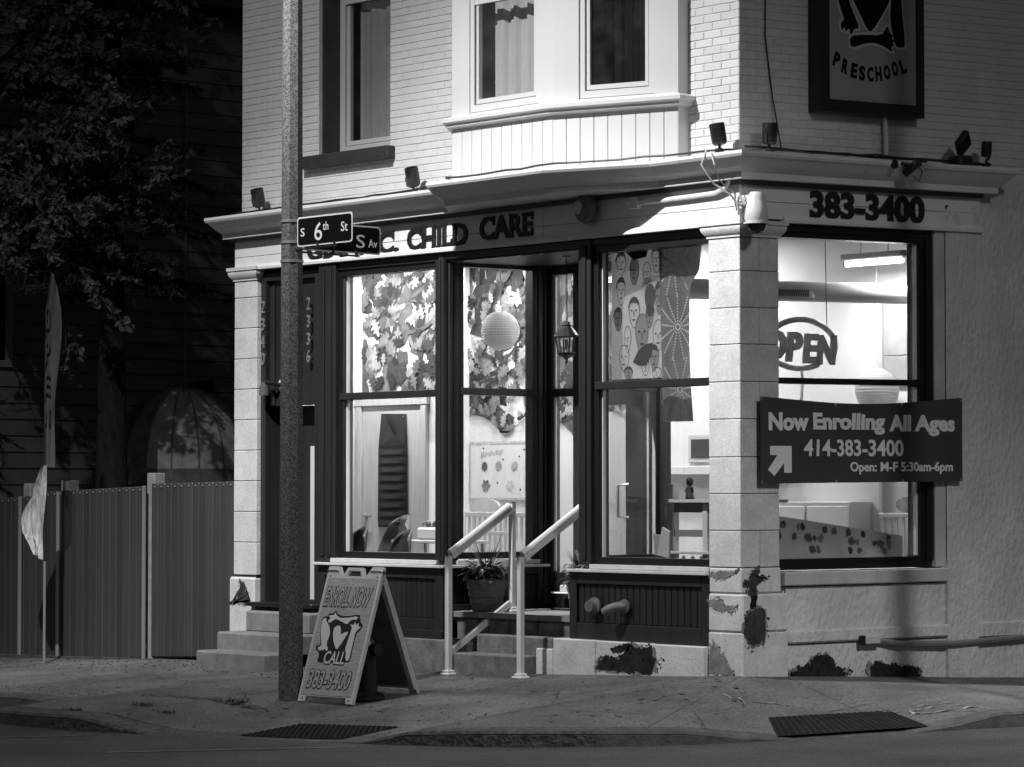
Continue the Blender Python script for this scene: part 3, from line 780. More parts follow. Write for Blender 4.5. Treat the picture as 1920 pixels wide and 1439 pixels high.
# slabs between the building line and the kerb
idx = [0]; acc = 0
for i in range(1, len(KS)):
    acc += max(hypot(KS[i][0] - KS[i - 1][0], KS[i][1] - KS[i - 1][1]), .8 * hypot(KS[i][2] - KS[i - 1][2], KS[i][3] - KS[i - 1][3]))
    if acc > 1.45: idx.append(i); acc = 0
if idx[-1] != len(KS) - 1: idx.append(len(KS) - 1)
rr = random.Random(9)
for i0, i1 in zip(idx[:-1], idx[1:]):
    ts = [0.0, .5, .93]
    for t0, t1 in zip(ts[:-1], ts[1:]):
        ks = KS[i0:i1 + 1]; g = .009; m = MB(); nt = 5; vs = []
        n = len(ks)
        for a, k in enumerate(ks):
            for b in range(nt + 1):
                p = walk_pt(k, lerp(t0, t1, b / nt)); vs.append([p[0], p[1], p[2]])
        c = Vector((sum(v[0] for v in vs) / len(vs), sum(v[1] for v in vs) / len(vs), 0))
        top = []
        ext = max(hypot(v[0] - c.x, v[1] - c.y) for v in vs)
        for v in vs:
            s_ = 1 - g / max(.3, ext); top.append((c.x + (v[0] - c.x) * s_, c.y + (v[1] - c.y) * s_, v[2] + .0))
        fs = [(a * (nt + 1) + b, a * (nt + 1) + b + 1, (a + 1) * (nt + 1) + b + 1, (a + 1) * (nt + 1) + b) for a in range(n - 1) for b in range(nt)]
        m.add(top, fs)
        ring = [b for b in range(nt + 1)] + [a * (nt + 1) + nt for a in range(1, n)] + [(n - 1) * (nt + 1) + b for b in range(nt - 1, -1, -1)] + [a * (nt + 1) for a in range(n - 2, 0, -1)]
        low = [(top[r][0], top[r][1], top[r][2] - .05) for r in ring]
        base = len(top)
        m.add(low, []); k = len(ring)
        m.f += [(ring[q], ring[(q + 1) % k], base + (q + 1) % k, base + q) for q in range(k)]; m.mi += [0] * k
        m.build('slab', walk_m, walk)
# kerb: broken into stones
kerb_m = mat('kerb_stone', .07, .85, var=.4, scale=7, bump=.012, bscale=30, rnd=.1)
kerb_rough = mat('kerb_broken', .075, .9, var=.6, scale=16, bump=.03, bscale=22)
kid = [0]; acc = 0
for i in range(1, len(KS)):
    acc += hypot(KS[i][2] - KS[i - 1][2], KS[i][3] - KS[i - 1][3])
    if acc > 1.6: kid.append(i); acc = 0
kid.append(len(KS) - 1)
for i0, i1 in zip(kid[:-1], kid[1:]):
    ks = KS[i0:i1 + 1]; vs = []; n = len(ks); fs = []
    if all(k[5] < .012 for k in ks): continue
    for k in ks:
        a = walk_pt(k, .935); e = walk_pt(k, 1.0); L = hypot(e[0] - a[0], e[1] - a[1]); ux, uy = (e[0] - a[0]) / L, (e[1] - a[1]) / L
        ht = max(k[5], .004)
        pr = [(a[0], a[1], a[2] - .06), (a[0], a[1], a[2] + .002), (e[0] - ux * .03, e[1] - uy * .03, e[2] + .002), (e[0], e[1], e[2] - min(.03, ht * .4)), (e[0] + ux * .012, e[1] + uy * .012, k[4] - .1), (a[0], a[1], k[4] - .15)]
        vs += pr
    K = 6
    for i in range(n - 1):
        for j in range(K): fs.append((i * K + j, (i + 1) * K + j, (i + 1) * K + (j + 1) % K, i * K + (j + 1) % K))
    fs += [tuple(range(K)), tuple(range(n * K - 1, n * K - K - 1, -1))]
    mid = ks[len(ks) // 2]
    MB().add(vs, fs).build('kerb_stone', kerb_rough if -1 < mid[2] < .6 or -3.7 < mid[2] < -2.7 else kerb_m, walk)
# road: one sheet to the horizon
m = MB(); xs = [-200, -80, -40, -20, -14] + [-12 + .5 * i for i in range(60)] + [20, 30, 60, 200]; ys = [-200, -60, -30, -22] + [-18 + .5 * i for i in range(42)] + [4, 5, 8, 12, 20, 40, 200]
def rz(x, y):
    d = 0
    return zroad(x, y) if (x > -14 and -12 < y < 6) else (zroad(max(-14, min(18, x)), max(-18, min(6, y))))
g = [[(x, y, rz(x, y)) for y in ys] for x in xs]; vs = [p for r in g for p in r]; ny = len(ys)
def inside(x, y): return False
fs = []
for i in range(len(xs) - 1):
    for j in range(ny - 1):
        cx = (xs[i] + xs[i + 1]) / 2; cy = (ys[j] + ys[j + 1]) / 2
        if cx < -.2 and cy > .4: continue
        fs.append((i * ny + j, (i + 1) * ny + j, (i + 1) * ny + j + 1, i * ny + j + 1))
m.add([(p[0], p[1], p[2]) for p in vs], fs); m.build('road', road_m, kind='structure')
# yard behind the fence
MB().add([(-80, 0, -.9), (-40, 0, -.9), (-12, 0, -.34), (-7.0, 0, -.18), (-7.0, 60, -.18), (-80, 60, -.9)], [(0, 1, 2, 3, 4, 5)]).build('yard', mat('yard_soil', .06, .95, var=.5, scale=3), kind='structure')
# painted line worn into the asphalt
paint = mat('road_paint', .14, .8, var=.7, scale=9, detail=10)
def strip(p, q, w, name, mt, dz=.006, n=20):
    m = MB(); p = Vector((*p, 0)); q = Vector((*q, 0)); d = (q - p).normalized(); s = Vector((-d.y, d.x, 0)) * w / 2; vs = []
    for i in range(n + 1):
        c = p.lerp(q, i / n)
        for e in (c - s, c + s): vs.append((e.x, e.y, max(zroad(e.x, e.y), 0 * 1 - 9) + dz))
    m.add(vs, [(2 * i, 2 * i + 1, 2 * i + 3, 2 * i + 2) for i in range(n)]); return m.build(name, mt, kind='structure')
# =================================================================== street lamp (its own pole stands by the kerb ramp)
PX, PY = -3.2, -2.14; PZ = gz(PX, PY)
lamp = thing('street_lamp', 'speckled concrete street lamp pole carrying the street name signs, beside sandwich board', 'street lamp', (PX, PY, PZ))
agg = mat('exposed_aggregate', .16, .8)
n = agg.node_tree.nodes; l = agg.node_tree.links
tc = n.new('ShaderNodeTexCoord'); vo = n.new('ShaderNodeTexVoronoi'); vo.inputs['Scale'].default_value = 105
cr = n.new('ShaderNodeValToRGB'); cr.color_ramp.elements[0].color = (.045, .045, .045, 1); cr.color_ramp.elements[1].color = (.15, .15, .15, 1)
cr.color_ramp.elements[0].position = .25; cr.color_ramp.elements[1].position = .75
sp = n.new('ShaderNodeSeparateColor'); l.new(tc.outputs['Object'], vo.inputs['Vector']); l.new(vo.outputs['Color'], sp.inputs[0]); l.new(sp.outputs[0], cr.inputs[0]); l.new(cr.outputs[0], n['Principled BSDF'].inputs['Base Color'])
bp = n.new('ShaderNodeBump'); bp.inputs['Distance'].default_value = .003; l.new(vo.outputs['Distance'], bp.inputs['Height']); l.new(bp.outputs[0], n['Principled BSDF'].inputs['Normal'])
HP = 11.2
oc = lambda r, z: [(PX + r * cos(pi / 8 + pi / 4 * k + .30), PY + r * sin(pi / 8 + pi / 4 * k + .30), z) for k in range(8)]
m = MB(); r0, r1 = .107, .066
m.add(oc(r0, PZ - .1) + oc(r1, HP), [(k, (k + 1) % 8, 8 + (k + 1) % 8, 8 + k) for k in range(8)] + [tuple(range(8, 16))])
shaft = m.build('shaft', agg, lamp)
LX, LY, LZ = -2.55, -7.5, 11.6
MB().tube([(PX, PY, HP - .3), (PX + .15, PY - .4, HP + .1), (PX + .5, PY - 1.4, HP + .35), (LX, LY + .2, LZ + .1)], .04, 10).build('arm', steel, lamp, smooth=True)
MB().lathe([(.0, .12), (.1, .1), (.17, .04), (.18, 0), (.15, -.005), (0, -.005)], (LX, LY, LZ + .06), 20).build('lamp_head', steel, lamp, smooth=True)
# cut-off luminaire: share of the peak intensity by angle from straight down
IES = [(0, .06), (15, .08), (20, .10), (23, .13), (27, .20), (30, .30), (33, .42), (36, .60), (38, .86), (42, 1.0), (45.5, .80), (47.5, .62), (49.5, .53), (51, .43), (53, .29), (56, .15), (60, .09), (64, .06), (70, .03), (90, 0.0)]
IES2 = [(0, .06), (15, .08), (21, .11), (25, .13), (29, .26), (33, .58), (37, .93), (42, 1.0), (47, .85), (50, .68), (52, .54), (54, .42), (56, .28), (58, .20), (61, .18), (64, .15), (68, .085), (72, .05), (80, .02), (90, 0.0)]
def street_light(name, loc, power, rad, tilt=(0, 0, 0), ies=IES):
    ld = bpy.data.lights.new(name, 'POINT'); ld.energy = power; ld.shadow_soft_size = rad; ld.use_nodes = True
    nn = ld.node_tree.nodes; ll = ld.node_tree.links; em = nn['Emission']
    tc = nn.new('ShaderNodeTexCoord'); sx = nn.new('ShaderNodeSeparateXYZ'); ab = nn.new('ShaderNodeMath'); ab.operation = 'ABSOLUTE'
    ac = nn.new('ShaderNodeMath'); ac.operation = 'ARCCOSINE'; dv = nn.new('ShaderNodeMath'); dv.operation = 'DIVIDE'; dv.inputs[1].default_value = pi / 2
    rp = nn.new('ShaderNodeValToRGB'); e = rp.color_ramp.elements
    while len(e) > 1: e.remove(e[-1])
    for i, (a, v) in enumerate(ies):
        k = e[0] if i == 0 else e.new(a / 90); k.position = a / 90; k.color = (v, v, v, 1)
    ll.new(tc.outputs['Normal'], sx.inputs[0]); ll.new(sx.outputs[2], ab.inputs[0]); ll.new(ab.outputs[0], ac.inputs[0]); ll.new(ac.outputs[0], dv.inputs[0]); ll.new(dv.outputs[0], rp.inputs[0]); ll.new(rp.outputs[0], em.inputs['Strength'])
    lo = bpy.data.objects.new(name, ld); COL.objects.link(lo); lo.location = loc; lo.rotation_euler = tilt
    return lo
sl = street_light('street_lamp_light', (LX, LY, LZ), 12000, .08, (0, radians(-5.5), 0))
sl.parent = lamp; sl.location = Vector((LX, LY, LZ)) - Vector((PX, PY, PZ))
for z in (3.44, 3.60, 3.78): MB().lathe([(.1, -.012), (.1, .012), (.094, .012), (.094, -.012)], (PX, PY, z), 8).build('strap', steel, lamp)

# lamp on the far side of the side street, which lights the side wall
L2X, L2Y, L2Z = 10.6, -1.8, 9.6
lamp2 = thing('street_lamp', 'second concrete street lamp across the side street', 'street lamp', (15.5, -2.0, -.4))
MB().tube([(15.5, -2.0, -.5), (15.5, -2.0, 9.3)], .1, 8, rs=[.11, .07]).build('shaft', agg, lamp2)
MB().tube([(15.5, -2.0, 9.1), (14.8, -2.05, 9.6), (L2X, L2Y, L2Z + .12)], .035, 8).build('arm', steel, lamp2)
MB().lathe([(.0, .12), (.1, .1), (.17, .04), (.18, 0), (.15, -.005), (0, -.005)], (L2X, L2Y, L2Z + .06), 20).build('lamp_head', steel, lamp2, smooth=True)
s2 = street_light('side_lamp_light', (L2X, L2Y, L2Z), 4700, .6, (0, 0, 0), IES2)
s2.parent = lamp2; s2.location = Vector((L2X, L2Y, L2Z)) - Vector((15.5, -2.0, -.4))

# timber utility pole at the side kerb
up_ = thing('utility_pole', 'timber utility pole standing at the side street kerb', 'utility pole', (2.3, 1.17, gz(2.3, 1.17)))
MB().tube([(2.3, 1.17, gz(2.3, 1.17) - .2), (2.3, 1.17, 9.5)], .1, 14, rs=[.10, .08]).build('shaft', mat('pole_timber', .12, .9, var=.4, scale=8, stretch=(4, 4, .3)), up_, smooth=True)
MB().cbox(2.25, 2.35, .2, 2.2, 8.6, 8.72, .01).build('cross_arm', mat('pole_timber', .12, .9), up_)
# tactile mats, cracks, debris
tact = mat('tactile_mat', .018, .95, var=.3, scale=8, spec=.1)
def tactile(label, k0, k1, t0, t1, nu, nv):
    root = thing('tactile_mat', label, 'tactile paving', walk_pt(k0, t0)); m = MB(); d = MB()
    def P(u, v): 
        a = walk_pt(k0, lerp(t0, t1, v)); b = walk_pt(k1, lerp(t0, t1, v)); return Vector((lerp(a[0], b[0], u), lerp(a[1], b[1], u), lerp(a[2], b[2], u) + .005))
    n = 8
    m.add([P(i / n, j / n) for j in range(n + 1) for i in range(n + 1)], [(j * (n + 1) + i, j * (n + 1) + i + 1, (j + 1) * (n + 1) + i + 1, (j + 1) * (n + 1) + i) for j in range(n) for i in range(n)])
    m.build('mat', tact, root)
    for i in range(nu):
        for j in range(nv):
            c = P((i + .5) / nu, (j + .5) / nv); d.lathe([(.014, -.002), (.009, .007), (0, .008)], c, 6)
    d.build('domes', tact, root, kind='stuff')
def kat(x=None, y=None):
    return min(KS, key=lambda k: (k[2] - x) ** 2 + (k[3] - y) ** 2)
tactile('dark tactile warning mat at the kerb ramp in front of sandwich board', kat(-1.95, -3.66), kat(-.9, -3.4), .80, .97, 20, 10)
tactile('dark tactile warning mat at the kerb ramp beside the side wall', kat(1.76, -1.4), kat(2.26, -.4), .69, .97, 22, 12)
def rubble(name, label, n, fn, s0, s1, mt, seed, cat):
    R = random.Random(seed); m = MB()
    for i in range(n):
        p = fn(R); 
        if p is None: continue
        s = R.uniform(s0, s1); a = R.uniform(0, pi)
        v = []
        for k in range(4): v.append((p[0] + s * cos(a + k * 1.57) * R.uniform(.6, 1.2), p[1] + s * sin(a + k * 1.57) * R.uniform(.6, 1.2), p[2] - .001))
        v.append((p[0] + R.uniform(-.3, .3) * s, p[1], p[2] + s * R.uniform(.4, .9)))
        m.add(v, [(0, 1, 4), (1, 2, 4), (2, 3, 4), (3, 0, 4)])
    o = m.build(name, mt, kind='stuff'); tag(o, label, cat)
def on_walk(x0, x1, t0, t1):
    ks = [k for k in KS if x0 <= k[2] <= x1 and k[3] < -1]
    def f(R):
        i = R.randrange(len(ks) - 1); u = R.random(); a = ks[i]; b = ks[i + 1]; k = tuple(lerp(p, q, u) for p, q in zip(a, b)); return walk_pt(k, R.uniform(t0, t1))
    return f
rubble('gravel', 'loose dark gravel and litter scattered along the fence foot', 420, on_walk(-13, -4.5, .02, .32), .006, .022, joint_m, 1, 'gravel')
rubble('gravel', 'small stones scattered over the pavement by the sandwich board', 160, on_walk(-5, 1.3, .1, .95), .004, .014, joint_m, 2, 'gravel')
rubble('grass_strip', 'dirt and dead grass along the pavement edge left of pole', 900, on_walk(-9, -5.3, .78, .9), .006, .02, mat('dirt', .10, .95, var=.6, scale=20), 3, 'dirt')
rubble('grass_strip', 'strip of dirt along the old pavement joint at the pole foot', 500, lambda R: (lambda x: (x, -2.62 + .22 * (x + 3.1) * .2 + R.uniform(-.05, .05), gz(x, -2.6)))(R.uniform(-4.6, -3.0)), .006, .02, MATS['dirt'], 4, 'dirt')
def weed(x, y, n, h, label, seed):
    R = random.Random(seed); m = MB(); z = gz(x, y)
    for i in range(n):
        a = R.uniform(0, 2 * pi); leaf_w = R.uniform(.004, .008); L = R.uniform(.4, 1) * h; d = Vector((cos(a) * R.uniform(.3, 1.2), sin(a) * R.uniform(.3, 1.2), 1)).normalized()
        o = Vector((x + R.uniform(-.12, .12), y + R.uniform(-.05, .05), z)); s = Vector((-sin(a), cos(a), 0)) * leaf_w; e = o + d * L
        m.add([o - s, o + s, e + Vector((0, 0, -.2 * L))], [(0, 1, 2)])
    m.build('weed', mat('weed_leaf', .05, .7), None, False, label, 'weed', 'weeds in the pavement joints', at=(x, y, z))
weed(-3.35, -2.62, 70, .11, 'weed tuft growing at the left foot of the pole', 1); weed(-3.75, -3.25, 60, .07, 'low weed tuft on the pavement bump left of ramp', 2); weed(-4.05, -3.75, 60, .07, 'weed tuft close to the broken kerb', 3); weed(-3.4, -3.3, 60, .05, 'small weed sprig in the pavement crack', 4)
# cracks and chalk on the slabs
def scribble(name, label, pts, w, mt, cat, jig=.01, seed=0, dz=.004):
    R = random.Random(seed); m = MB(); P = []
    for a, b in zip(pts[:-1], pts[1:]):
        n = max(2, int(hypot(b[0] - a[0], b[1] - a[1]) / .06))
        P += [(lerp(a[0], b[0], i / n) + R.uniform(-jig, jig), lerp(a[1], b[1], i / n) + R.uniform(-jig, jig)) for i in range(n)]
    P.append(pts[-1]); vs = []
    for i, (x, y) in enumerate(P):
        q = P[min(i + 1, len(P) - 1)]; r = P[max(i - 1, 0)]; dx, dy = q[0] - r[0], q[1] - r[1]; L = hypot(dx, dy) or 1; ww = w * R.uniform(.4, 1.2) / 2; z = gz(x, y) + dz
        vs += [(x - dy / L * ww, y + dx / L * ww, z), (x + dy / L * ww, y - dx / L * ww, z)]
    m.add(vs, [(2 * i, 2 * i + 1, 2 * i + 3, 2 * i + 2) for i in range(len(P) - 1)]); o = m.build(name, mt, kind='structure'); return o
scribble('crack', '', [(-1.7, -2.6), (-.9, -2.35), (0, -2.0), (.6, -1.9), (1.3, -1.75)], .012, joint_m, '', .012, 1)
scribble('crack', '', [(1.5, -.9), (1.3, -.3), (1.25, .3)], .010, joint_m, '', .01, 2)
chalk = mat('chalk', .3, .9, var=.4, scale=20)
for i, pts in enumerate([[(.55, -.75), (.75, -.72), (.85, -.5), (1.0, -.42)], [(1.7, .1), (1.8, .35), (2.0, .55)], [(1.72, .0), (1.95, .15), (2.1, .5)], [(1.75, .05), (1.85, .0), (2.0, .25), (2.2, .3)], [(1.6, -.1), (1.8, .2), (1.9, .1), (2.1, .45), (2.25, .4)], [(1.65, -.35), (1.75, -.3), (1.85, .1)], [(1.6, .2), (1.75, .5), (1.9, .62)]]):
    scribble('chalk_mark', '', pts, .025, chalk, '', .006, 10 + i)

strip((-1.24, -5.3), (-.47, -3.6), .07, 'road_line', paint); strip((-3.3, -5.2), (-3.02, -4.25), .07, 'road_line', paint)
scribble('crack', '', [(-4.6, -1.9), (-3.9, -2.15), (-3.2, -2.55), (-2.2, -2.75), (-1.5, -2.9)], .012, joint_m, '', .02, 3)
scribble('crack', '', [(-7.5, -1.5), (-6.4, -1.35), (-5.2, -1.6), (-4.2, -1.2), (-3.5, -1.3)], .008, joint_m, '', .02, 4)
scribble('crack', '', [(.4, -.4), (.9, -.9), (1.0, -1.5), (1.5, -1.9)], .008, joint_m, '', .02, 5)
scribble('crack', '', [(-1.2, -.9), (-.7, -1.4), (-.8, -2.0), (-.3, -2.6)], .008, joint_m, '', .02, 6)
def gum(n, fn, seed, label):
    R = random.Random(seed); m = MB()
    for i in range(n):
        p = fn(R); s = R.uniform(.012, .03); m.add([(p[0] + s * cos(k * pi / 4) * R.uniform(.8, 1.2), p[1] + s * sin(k * pi / 4) * R.uniform(.8, 1.2), p[2] + .003) for k in range(8)], [tuple(range(8))])
    o = m.build('gum_spots', joint_m, kind='stuff'); tag(o, label, 'stains')
gum(130, on_walk(-9, 1.6, .05, .9), 5, 'dark gum spots trodden into the pavement')
def poly_fill(polys, offset=0.0, ext=.5):
    """closed 2D outlines -> filled, optionally fattened shape"""
    cu = bpy.data.curves.new('pf', 'CURVE'); cu.dimensions = '2D'; cu.fill_mode = 'BOTH'; cu.extrude = ext; cu.offset = offset
    for p in polys:
        s = cu.splines.new('POLY'); s.points.add(len(p) - 1); s.use_cyclic_u = True
        for q, (a, b) in zip(s.points, p): q.co = (a, b, 0, 1)
    ob = bpy.data.objects.new('pf', cu); COL.objects.link(ob)
    me = bpy.data.meshes.new_from_object(ob.evaluated_get(bpy.context.evaluated_depsgraph_get()))
    vs = [v.co.copy() for v in me.vertices]; fs = [tuple(p.vertices) for p in me.polygons]
    bpy.data.objects.remove(ob); bpy.data.curves.remove(cu); bpy.data.meshes.remove(me)
    return vs, fs
def smooth_poly(p, it=2):
    for _ in range(it):
        q = []
        for i in range(len(p)):
            a, b = p[i], p[(i + 1) % len(p)]
            q += [(a[0] * .75 + b[0] * .25, a[1] * .75 + b[1] * .25), (a[0] * .25 + b[0] * .75, a[1] * .25 + b[1] * .75)]
        p = q
    return p
def lay(mb, vf, o, u, w, n, h0, h1):
    vs, fs = vf; O, U, W, N = Vector(o), Vector(u), Vector(w), Vector(n)
    mb.add([O + U * v.x + W * v.y + N * (h1 if v.z > 0 else h0) for v in vs], fs)

sign_black = mat('sign_black', .006, .5, spec=.08); sign_white = mat('reflective_white', .72, .5); sign_edge = mat('sign_rim', .7, .4)
# ---- street name blades
def blade(name, label, o, u, n, L, H, words):
    t = thing(name, label, 'street sign', o)
    U = Vector(u); W = Vector((0, 0, 1)); N = Vector(n); O = Vector(o)
    def rr_(a0, a1, b0, b1, r, k=5):
        out = []
        for cx, cy, s in ((a1 - r, b1 - r, 0), (a0 + r, b1 - r, 1), (a0 + r, b0 + r, 2), (a1 - r, b0 + r, 3)):
            out += [(cx + r * cos(pi / 2 * (s + i / k)), cy + r * sin(pi / 2 * (s + i / k))) for i in range(k + 1)]
        return out
    MB().prism(rr_(0, L, 0, H, .03), O, U, W, -N, .004).build('blade', sign_edge, t)
    MB().prism(rr_(.013, L - .013, .013, H - .013, .025), O + N * .002, U, W, -N, .001).build('black_field', sign_black, t)
    for txt, a0, a1, b0, b1 in words:
        m = MB(); place_text(m, txt, a0, a1, b0, b1, O + N * .0022, U, W, N, .0012, .004); m.build('lettering', sign_white, t)
    b = MB(); b.tube([O - U * .14 + W * -.02, O + U * L * .72 + W * -.02], .009, 6); b.build('bracket', black_m, t)
    for s in (.38, .68): MB().tube([O + U * L * s + W * -.03, O + U * L * s + W * .03], .014, 6).build('clamp', black_m, t)
    return t
blade('street_sign', 'black street name blade reading S 6th St on concrete pole', (PX + .10, PY - .02, 3.553), (1, 0, 0), (0, -1, 0), .75, .25,
      [('S', .05, .105, .085, .155), ('6', .24, .345, .04, .19), ('th', .355, .43, .12, .19), ('St', .60, .69, .095, .175)])
blade('street_sign', 'black street name blade ending in Av, half behind the 6th St blade', (PX + .03, PY + .10, 3.54), (0, 1, 0), (1, 0, 0), .84, .245,
      [('S', .57, .665, .05, .165), ('Av', .705, .80, .06, .13)])

# ---- sandwich board
AX, AY = -2.42, -2.10; ad = Vector((cos(radians(6)), sin(radians(6)), 0)); an = Vector((ad.y, -ad.x, 0))
aw, ah, asp = .655, 1.115, .80
FR = Vector((AX, AY, gz(AX, AY))); FL = FR - ad * aw; FL.z = gz(FL.x, FL.y) - .0
af = thing('sandwich_board', 'folding A-frame sidewalk sign reading enroll now with phone number', 'sandwich board', tuple((FR + FL) / 2))
plast = mat('board_plastic', .55, .5, var=.08, scale=8); wood_face = mat('board_wood_print', .36, .7, var=.35, scale=10, stretch=(1, 1, 14), bump=.001, bscale=40)
ridge = (FR + FL) / 2 - an * (asp / 2 - .03) + Vector((0, 0, ah))
up = (ridge + ad * aw / 2) - FR; up.normalize()
wn_ = ad.cross(up).normalized()           # outward normal of the front leaf
if wn_.dot(an) < 0: wn_ = -wn_
LH = ((ridge + ad * aw / 2) - FR).length
def leaf_poly():
    W, H = aw, LH
    return [(0, 0), (.08, 0), (.095, .05), (W - .095, .05), (W - .08, 0), (W, 0), (W, H - .01), (W - .015, H), (W - .13, H), (W - .185, H - .085),
            (W - .20, H - .085), (.20, H - .085), (.185, H - .085), (.13, H), (.015, H), (0, H - .01)]
lf = MB(); lf.prism(leaf_poly(), FL, ad, up, -wn_, .03); lf.build('front_leaf', plast, af)
hdl = MB(); hp_ = [(aw / 2 - .13, LH - .086), (aw / 2 - .095, LH - .01), (aw / 2 + .085, LH - .01), (aw / 2 + .12, LH - .086), (aw / 2 + .085, LH - .086), (aw / 2 + .06, LH - .035), (aw / 2 - .07, LH - .035), (aw / 2 - .095, LH - .086)]
hdl.prism(hp_, FL, ad, up, -wn_, .03); hdl.build('handle', plast, af)
MB().prism([(.03, .06), (aw - .03, .06), (aw - .03, LH - .105), (.03, LH - .105)], FL + wn_ * .004, ad, up, -wn_, .003).build('printed_panel', wood_face, af)
# rear leaf, mirrored
RL_ = FL - an * asp; RL_.z = gz(RL_.x, RL_.y); RR_ = RL_ + ad * aw
up2 = (ridge - ad * aw / 2) - RL_; LH2 = up2.length; up2.normalize(); wn2 = (-ad).cross(up2).normalized()
if wn2.dot(an) > 0: wn2 = -wn2
lf = MB(); lf.prism([(a, b * LH2 / LH) for a, b in leaf_poly()], RL_, ad, up2, -wn2, .03); lf.build('rear_leaf', plast, af)
rb_ = MB()
for a0, a1 in ((.0, .05), (aw - .05, aw)): rb_.prism([(a0, .05), (a1, .05), (a1, LH2 - .1), (a0, LH2 - .1)], RL_ - wn2 * .031, ad, up2, -wn2, .02)
rb_.build('rear_ribs', plast, af, kind='stuff')
for k in range(4):
    b = .15 + k * .24; MB().prism([(.06, b), (aw - .06, b), (aw - .06, b + .012), (.06, b + .012)], RL_ - wn2 * .031, ad, up2, -wn2, .008).build('rear_rib', mat('board_back', .14, .6), af)
MB().prism([(.05, .07), (aw - .05, .07), (aw - .05, LH2 - .11), (.05, LH2 - .11)], RL_ - wn2 * .0305, ad, up2, -wn2, .004).build('rear_panel', mat('board_back', .14, .6), af)
ink = mat('print_black', .012, .7); fillg = mat('print_grey', .40, .7); lightg = mat('print_light', .62, .7)
def crop2panel(cx, cy):
    v = (1395 - cy) / 1335; L_ = 85 + 330 * v; R_ = 690 + 315 * v
    return ((cx - L_) / (R_ - L_) * aw, v * LH)
shapesL = [
 [(365, 580), (400, 575), (395, 610), (420, 630), (440, 690), (435, 750), (400, 830), (425, 885), (395, 900), (385, 870), (365, 905), (355, 880), (330, 905), (300, 870), (350, 850), (345, 800), (335, 720), (345, 630)],
 [(430, 550), (485, 545), (495, 512), (510, 550), (560, 575), (640, 565), (748, 548), (725, 588), (690, 580), (650, 600), (630, 635), (560, 605), (500, 580), (470, 600), (430, 630), (412, 600), (450, 580), (425, 565)],
 [(655, 625), (700, 640), (712, 596), (725, 640), (755, 605), (745, 650), (780, 650), (740, 680), (715, 710), (700, 780), (670, 900), (650, 985), (610, 980), (620, 900), (605, 880), (640, 780), (670, 690), (680, 660)],
 [(475, 680), (510, 650), (550, 645), (560, 690), (555, 735), (600, 710), (645, 700), (620, 740), (560, 830), (515, 885), (495, 850), (475, 780)]]
back = [(345, 600), (365, 562), (425, 560), (415, 530), (475, 528), (500, 494), (525, 540), (600, 555), (768, 528), (757, 568), (772, 575), (765, 600), (798, 635), (765, 685), (732, 705), (700, 810), (665, 995), (606, 1000), (350, 1015), (296, 1005), (330, 935), (275, 870), (300, 845), (340, 842), (328, 720)]
O_ = FL + wn_ * .005
def panel_polys(mb, polys, off, h):
    lay(mb, poly_fill([smooth_poly([crop2panel(*q) for q in p], 1) for p in polys], off), O_, ad, up, wn_, h - .0006, h)
m = MB(); panel_polys(m, [back], 0, .0012); m.build('emblem_back', ink, af)
for s in shapesL:
    m = MB(); panel_polys(m, [s], 0, .0024); m.build('emblem_shape', lightg, af)
def board_text(txt, a0, a1, cy0, cy1, shear, th):
    b1, b0 = (1395 - cy0) / 1335 * LH, (1395 - cy1) / 1335 * LH
    m = MB(); place_text(m, txt, a0, a1, b0, b1, O_ + wn_ * .0026, ad, up, wn_, .0006, th * 1.9, shear); m.build('lettering_outline', ink, af)
    e = .007; m = MB(); place_text(m, txt, a0 + e, a1 - e, b0 + e, b1 - e, O_ + wn_ * .0034, ad, up, wn_, .0006, th * .45, shear); m.build('lettering_fill', fillg if cy0 > 1030 or cy0 < 500 else lightg, af)
board_text('ENROLL NOW', .04, aw - .055, 262, 468, .25, .03)
board_text('CALL', .20, .46, 890, 1030, .15, .03)
board_text('383-3400', .065, aw - .07, 1075, 1270, .15, .03)
for a, b in ((.05, .028), (aw - .05, .028), (.045, LH - .088), (aw - .05, LH - .09), (.32, LH - .115)):
    MB().lathe([(.008, 0), (.006, .004), (0, .004)], FL + ad * a + up * b + wn_ * .0, 8, Matrix((ad, up, wn_)).transposed()).build('screw', black_m, af)

# ---- fire hydrant behind the board
hx, hy = -2.62, -1.78; hz_ = gz(hx, hy); hyd_m = mat('hydrant_paint', .012, .35, var=.3, scale=12)
hy_ = thing('fire_hydrant', 'dark fire hydrant standing behind the sandwich board', 'hydrant', (hx, hy, hz_))
MB().lathe([(.15, 0), (.15, .03), (.11, .05), (.085, .07), (.085, .36), (.1, .37), (.1, .40), (.085, .42), (.08, .47), (.05, .53), (.022, .55), (.022, .59), (0, .59)], (hx, hy, hz_), 18).build('barrel', hyd_m, hy_, smooth=True)
RX = Matrix(((0, 0, 1), (1, 0, 0), (0, 1, 0)))
MB().lathe([(.05, -.15), (.05, .15)], (hx, hy, hz_ + .42), 12, RX).build('hose_outlet', hyd_m, hy_, smooth=True)
MB().tube([(hx, hy, hz_ + .33), (hx + .02, hy - .15, hz_ + .33)], .065, 14).build('pumper_cap', hyd_m, hy_, smooth=True)
for k in range(6): MB().lathe([(.012, .03), (.012, .05), (0, .05)], (hx + .125 * cos(k), hy + .125 * sin(k), hz_), 6).build('bolt', hyd_m, hy_)

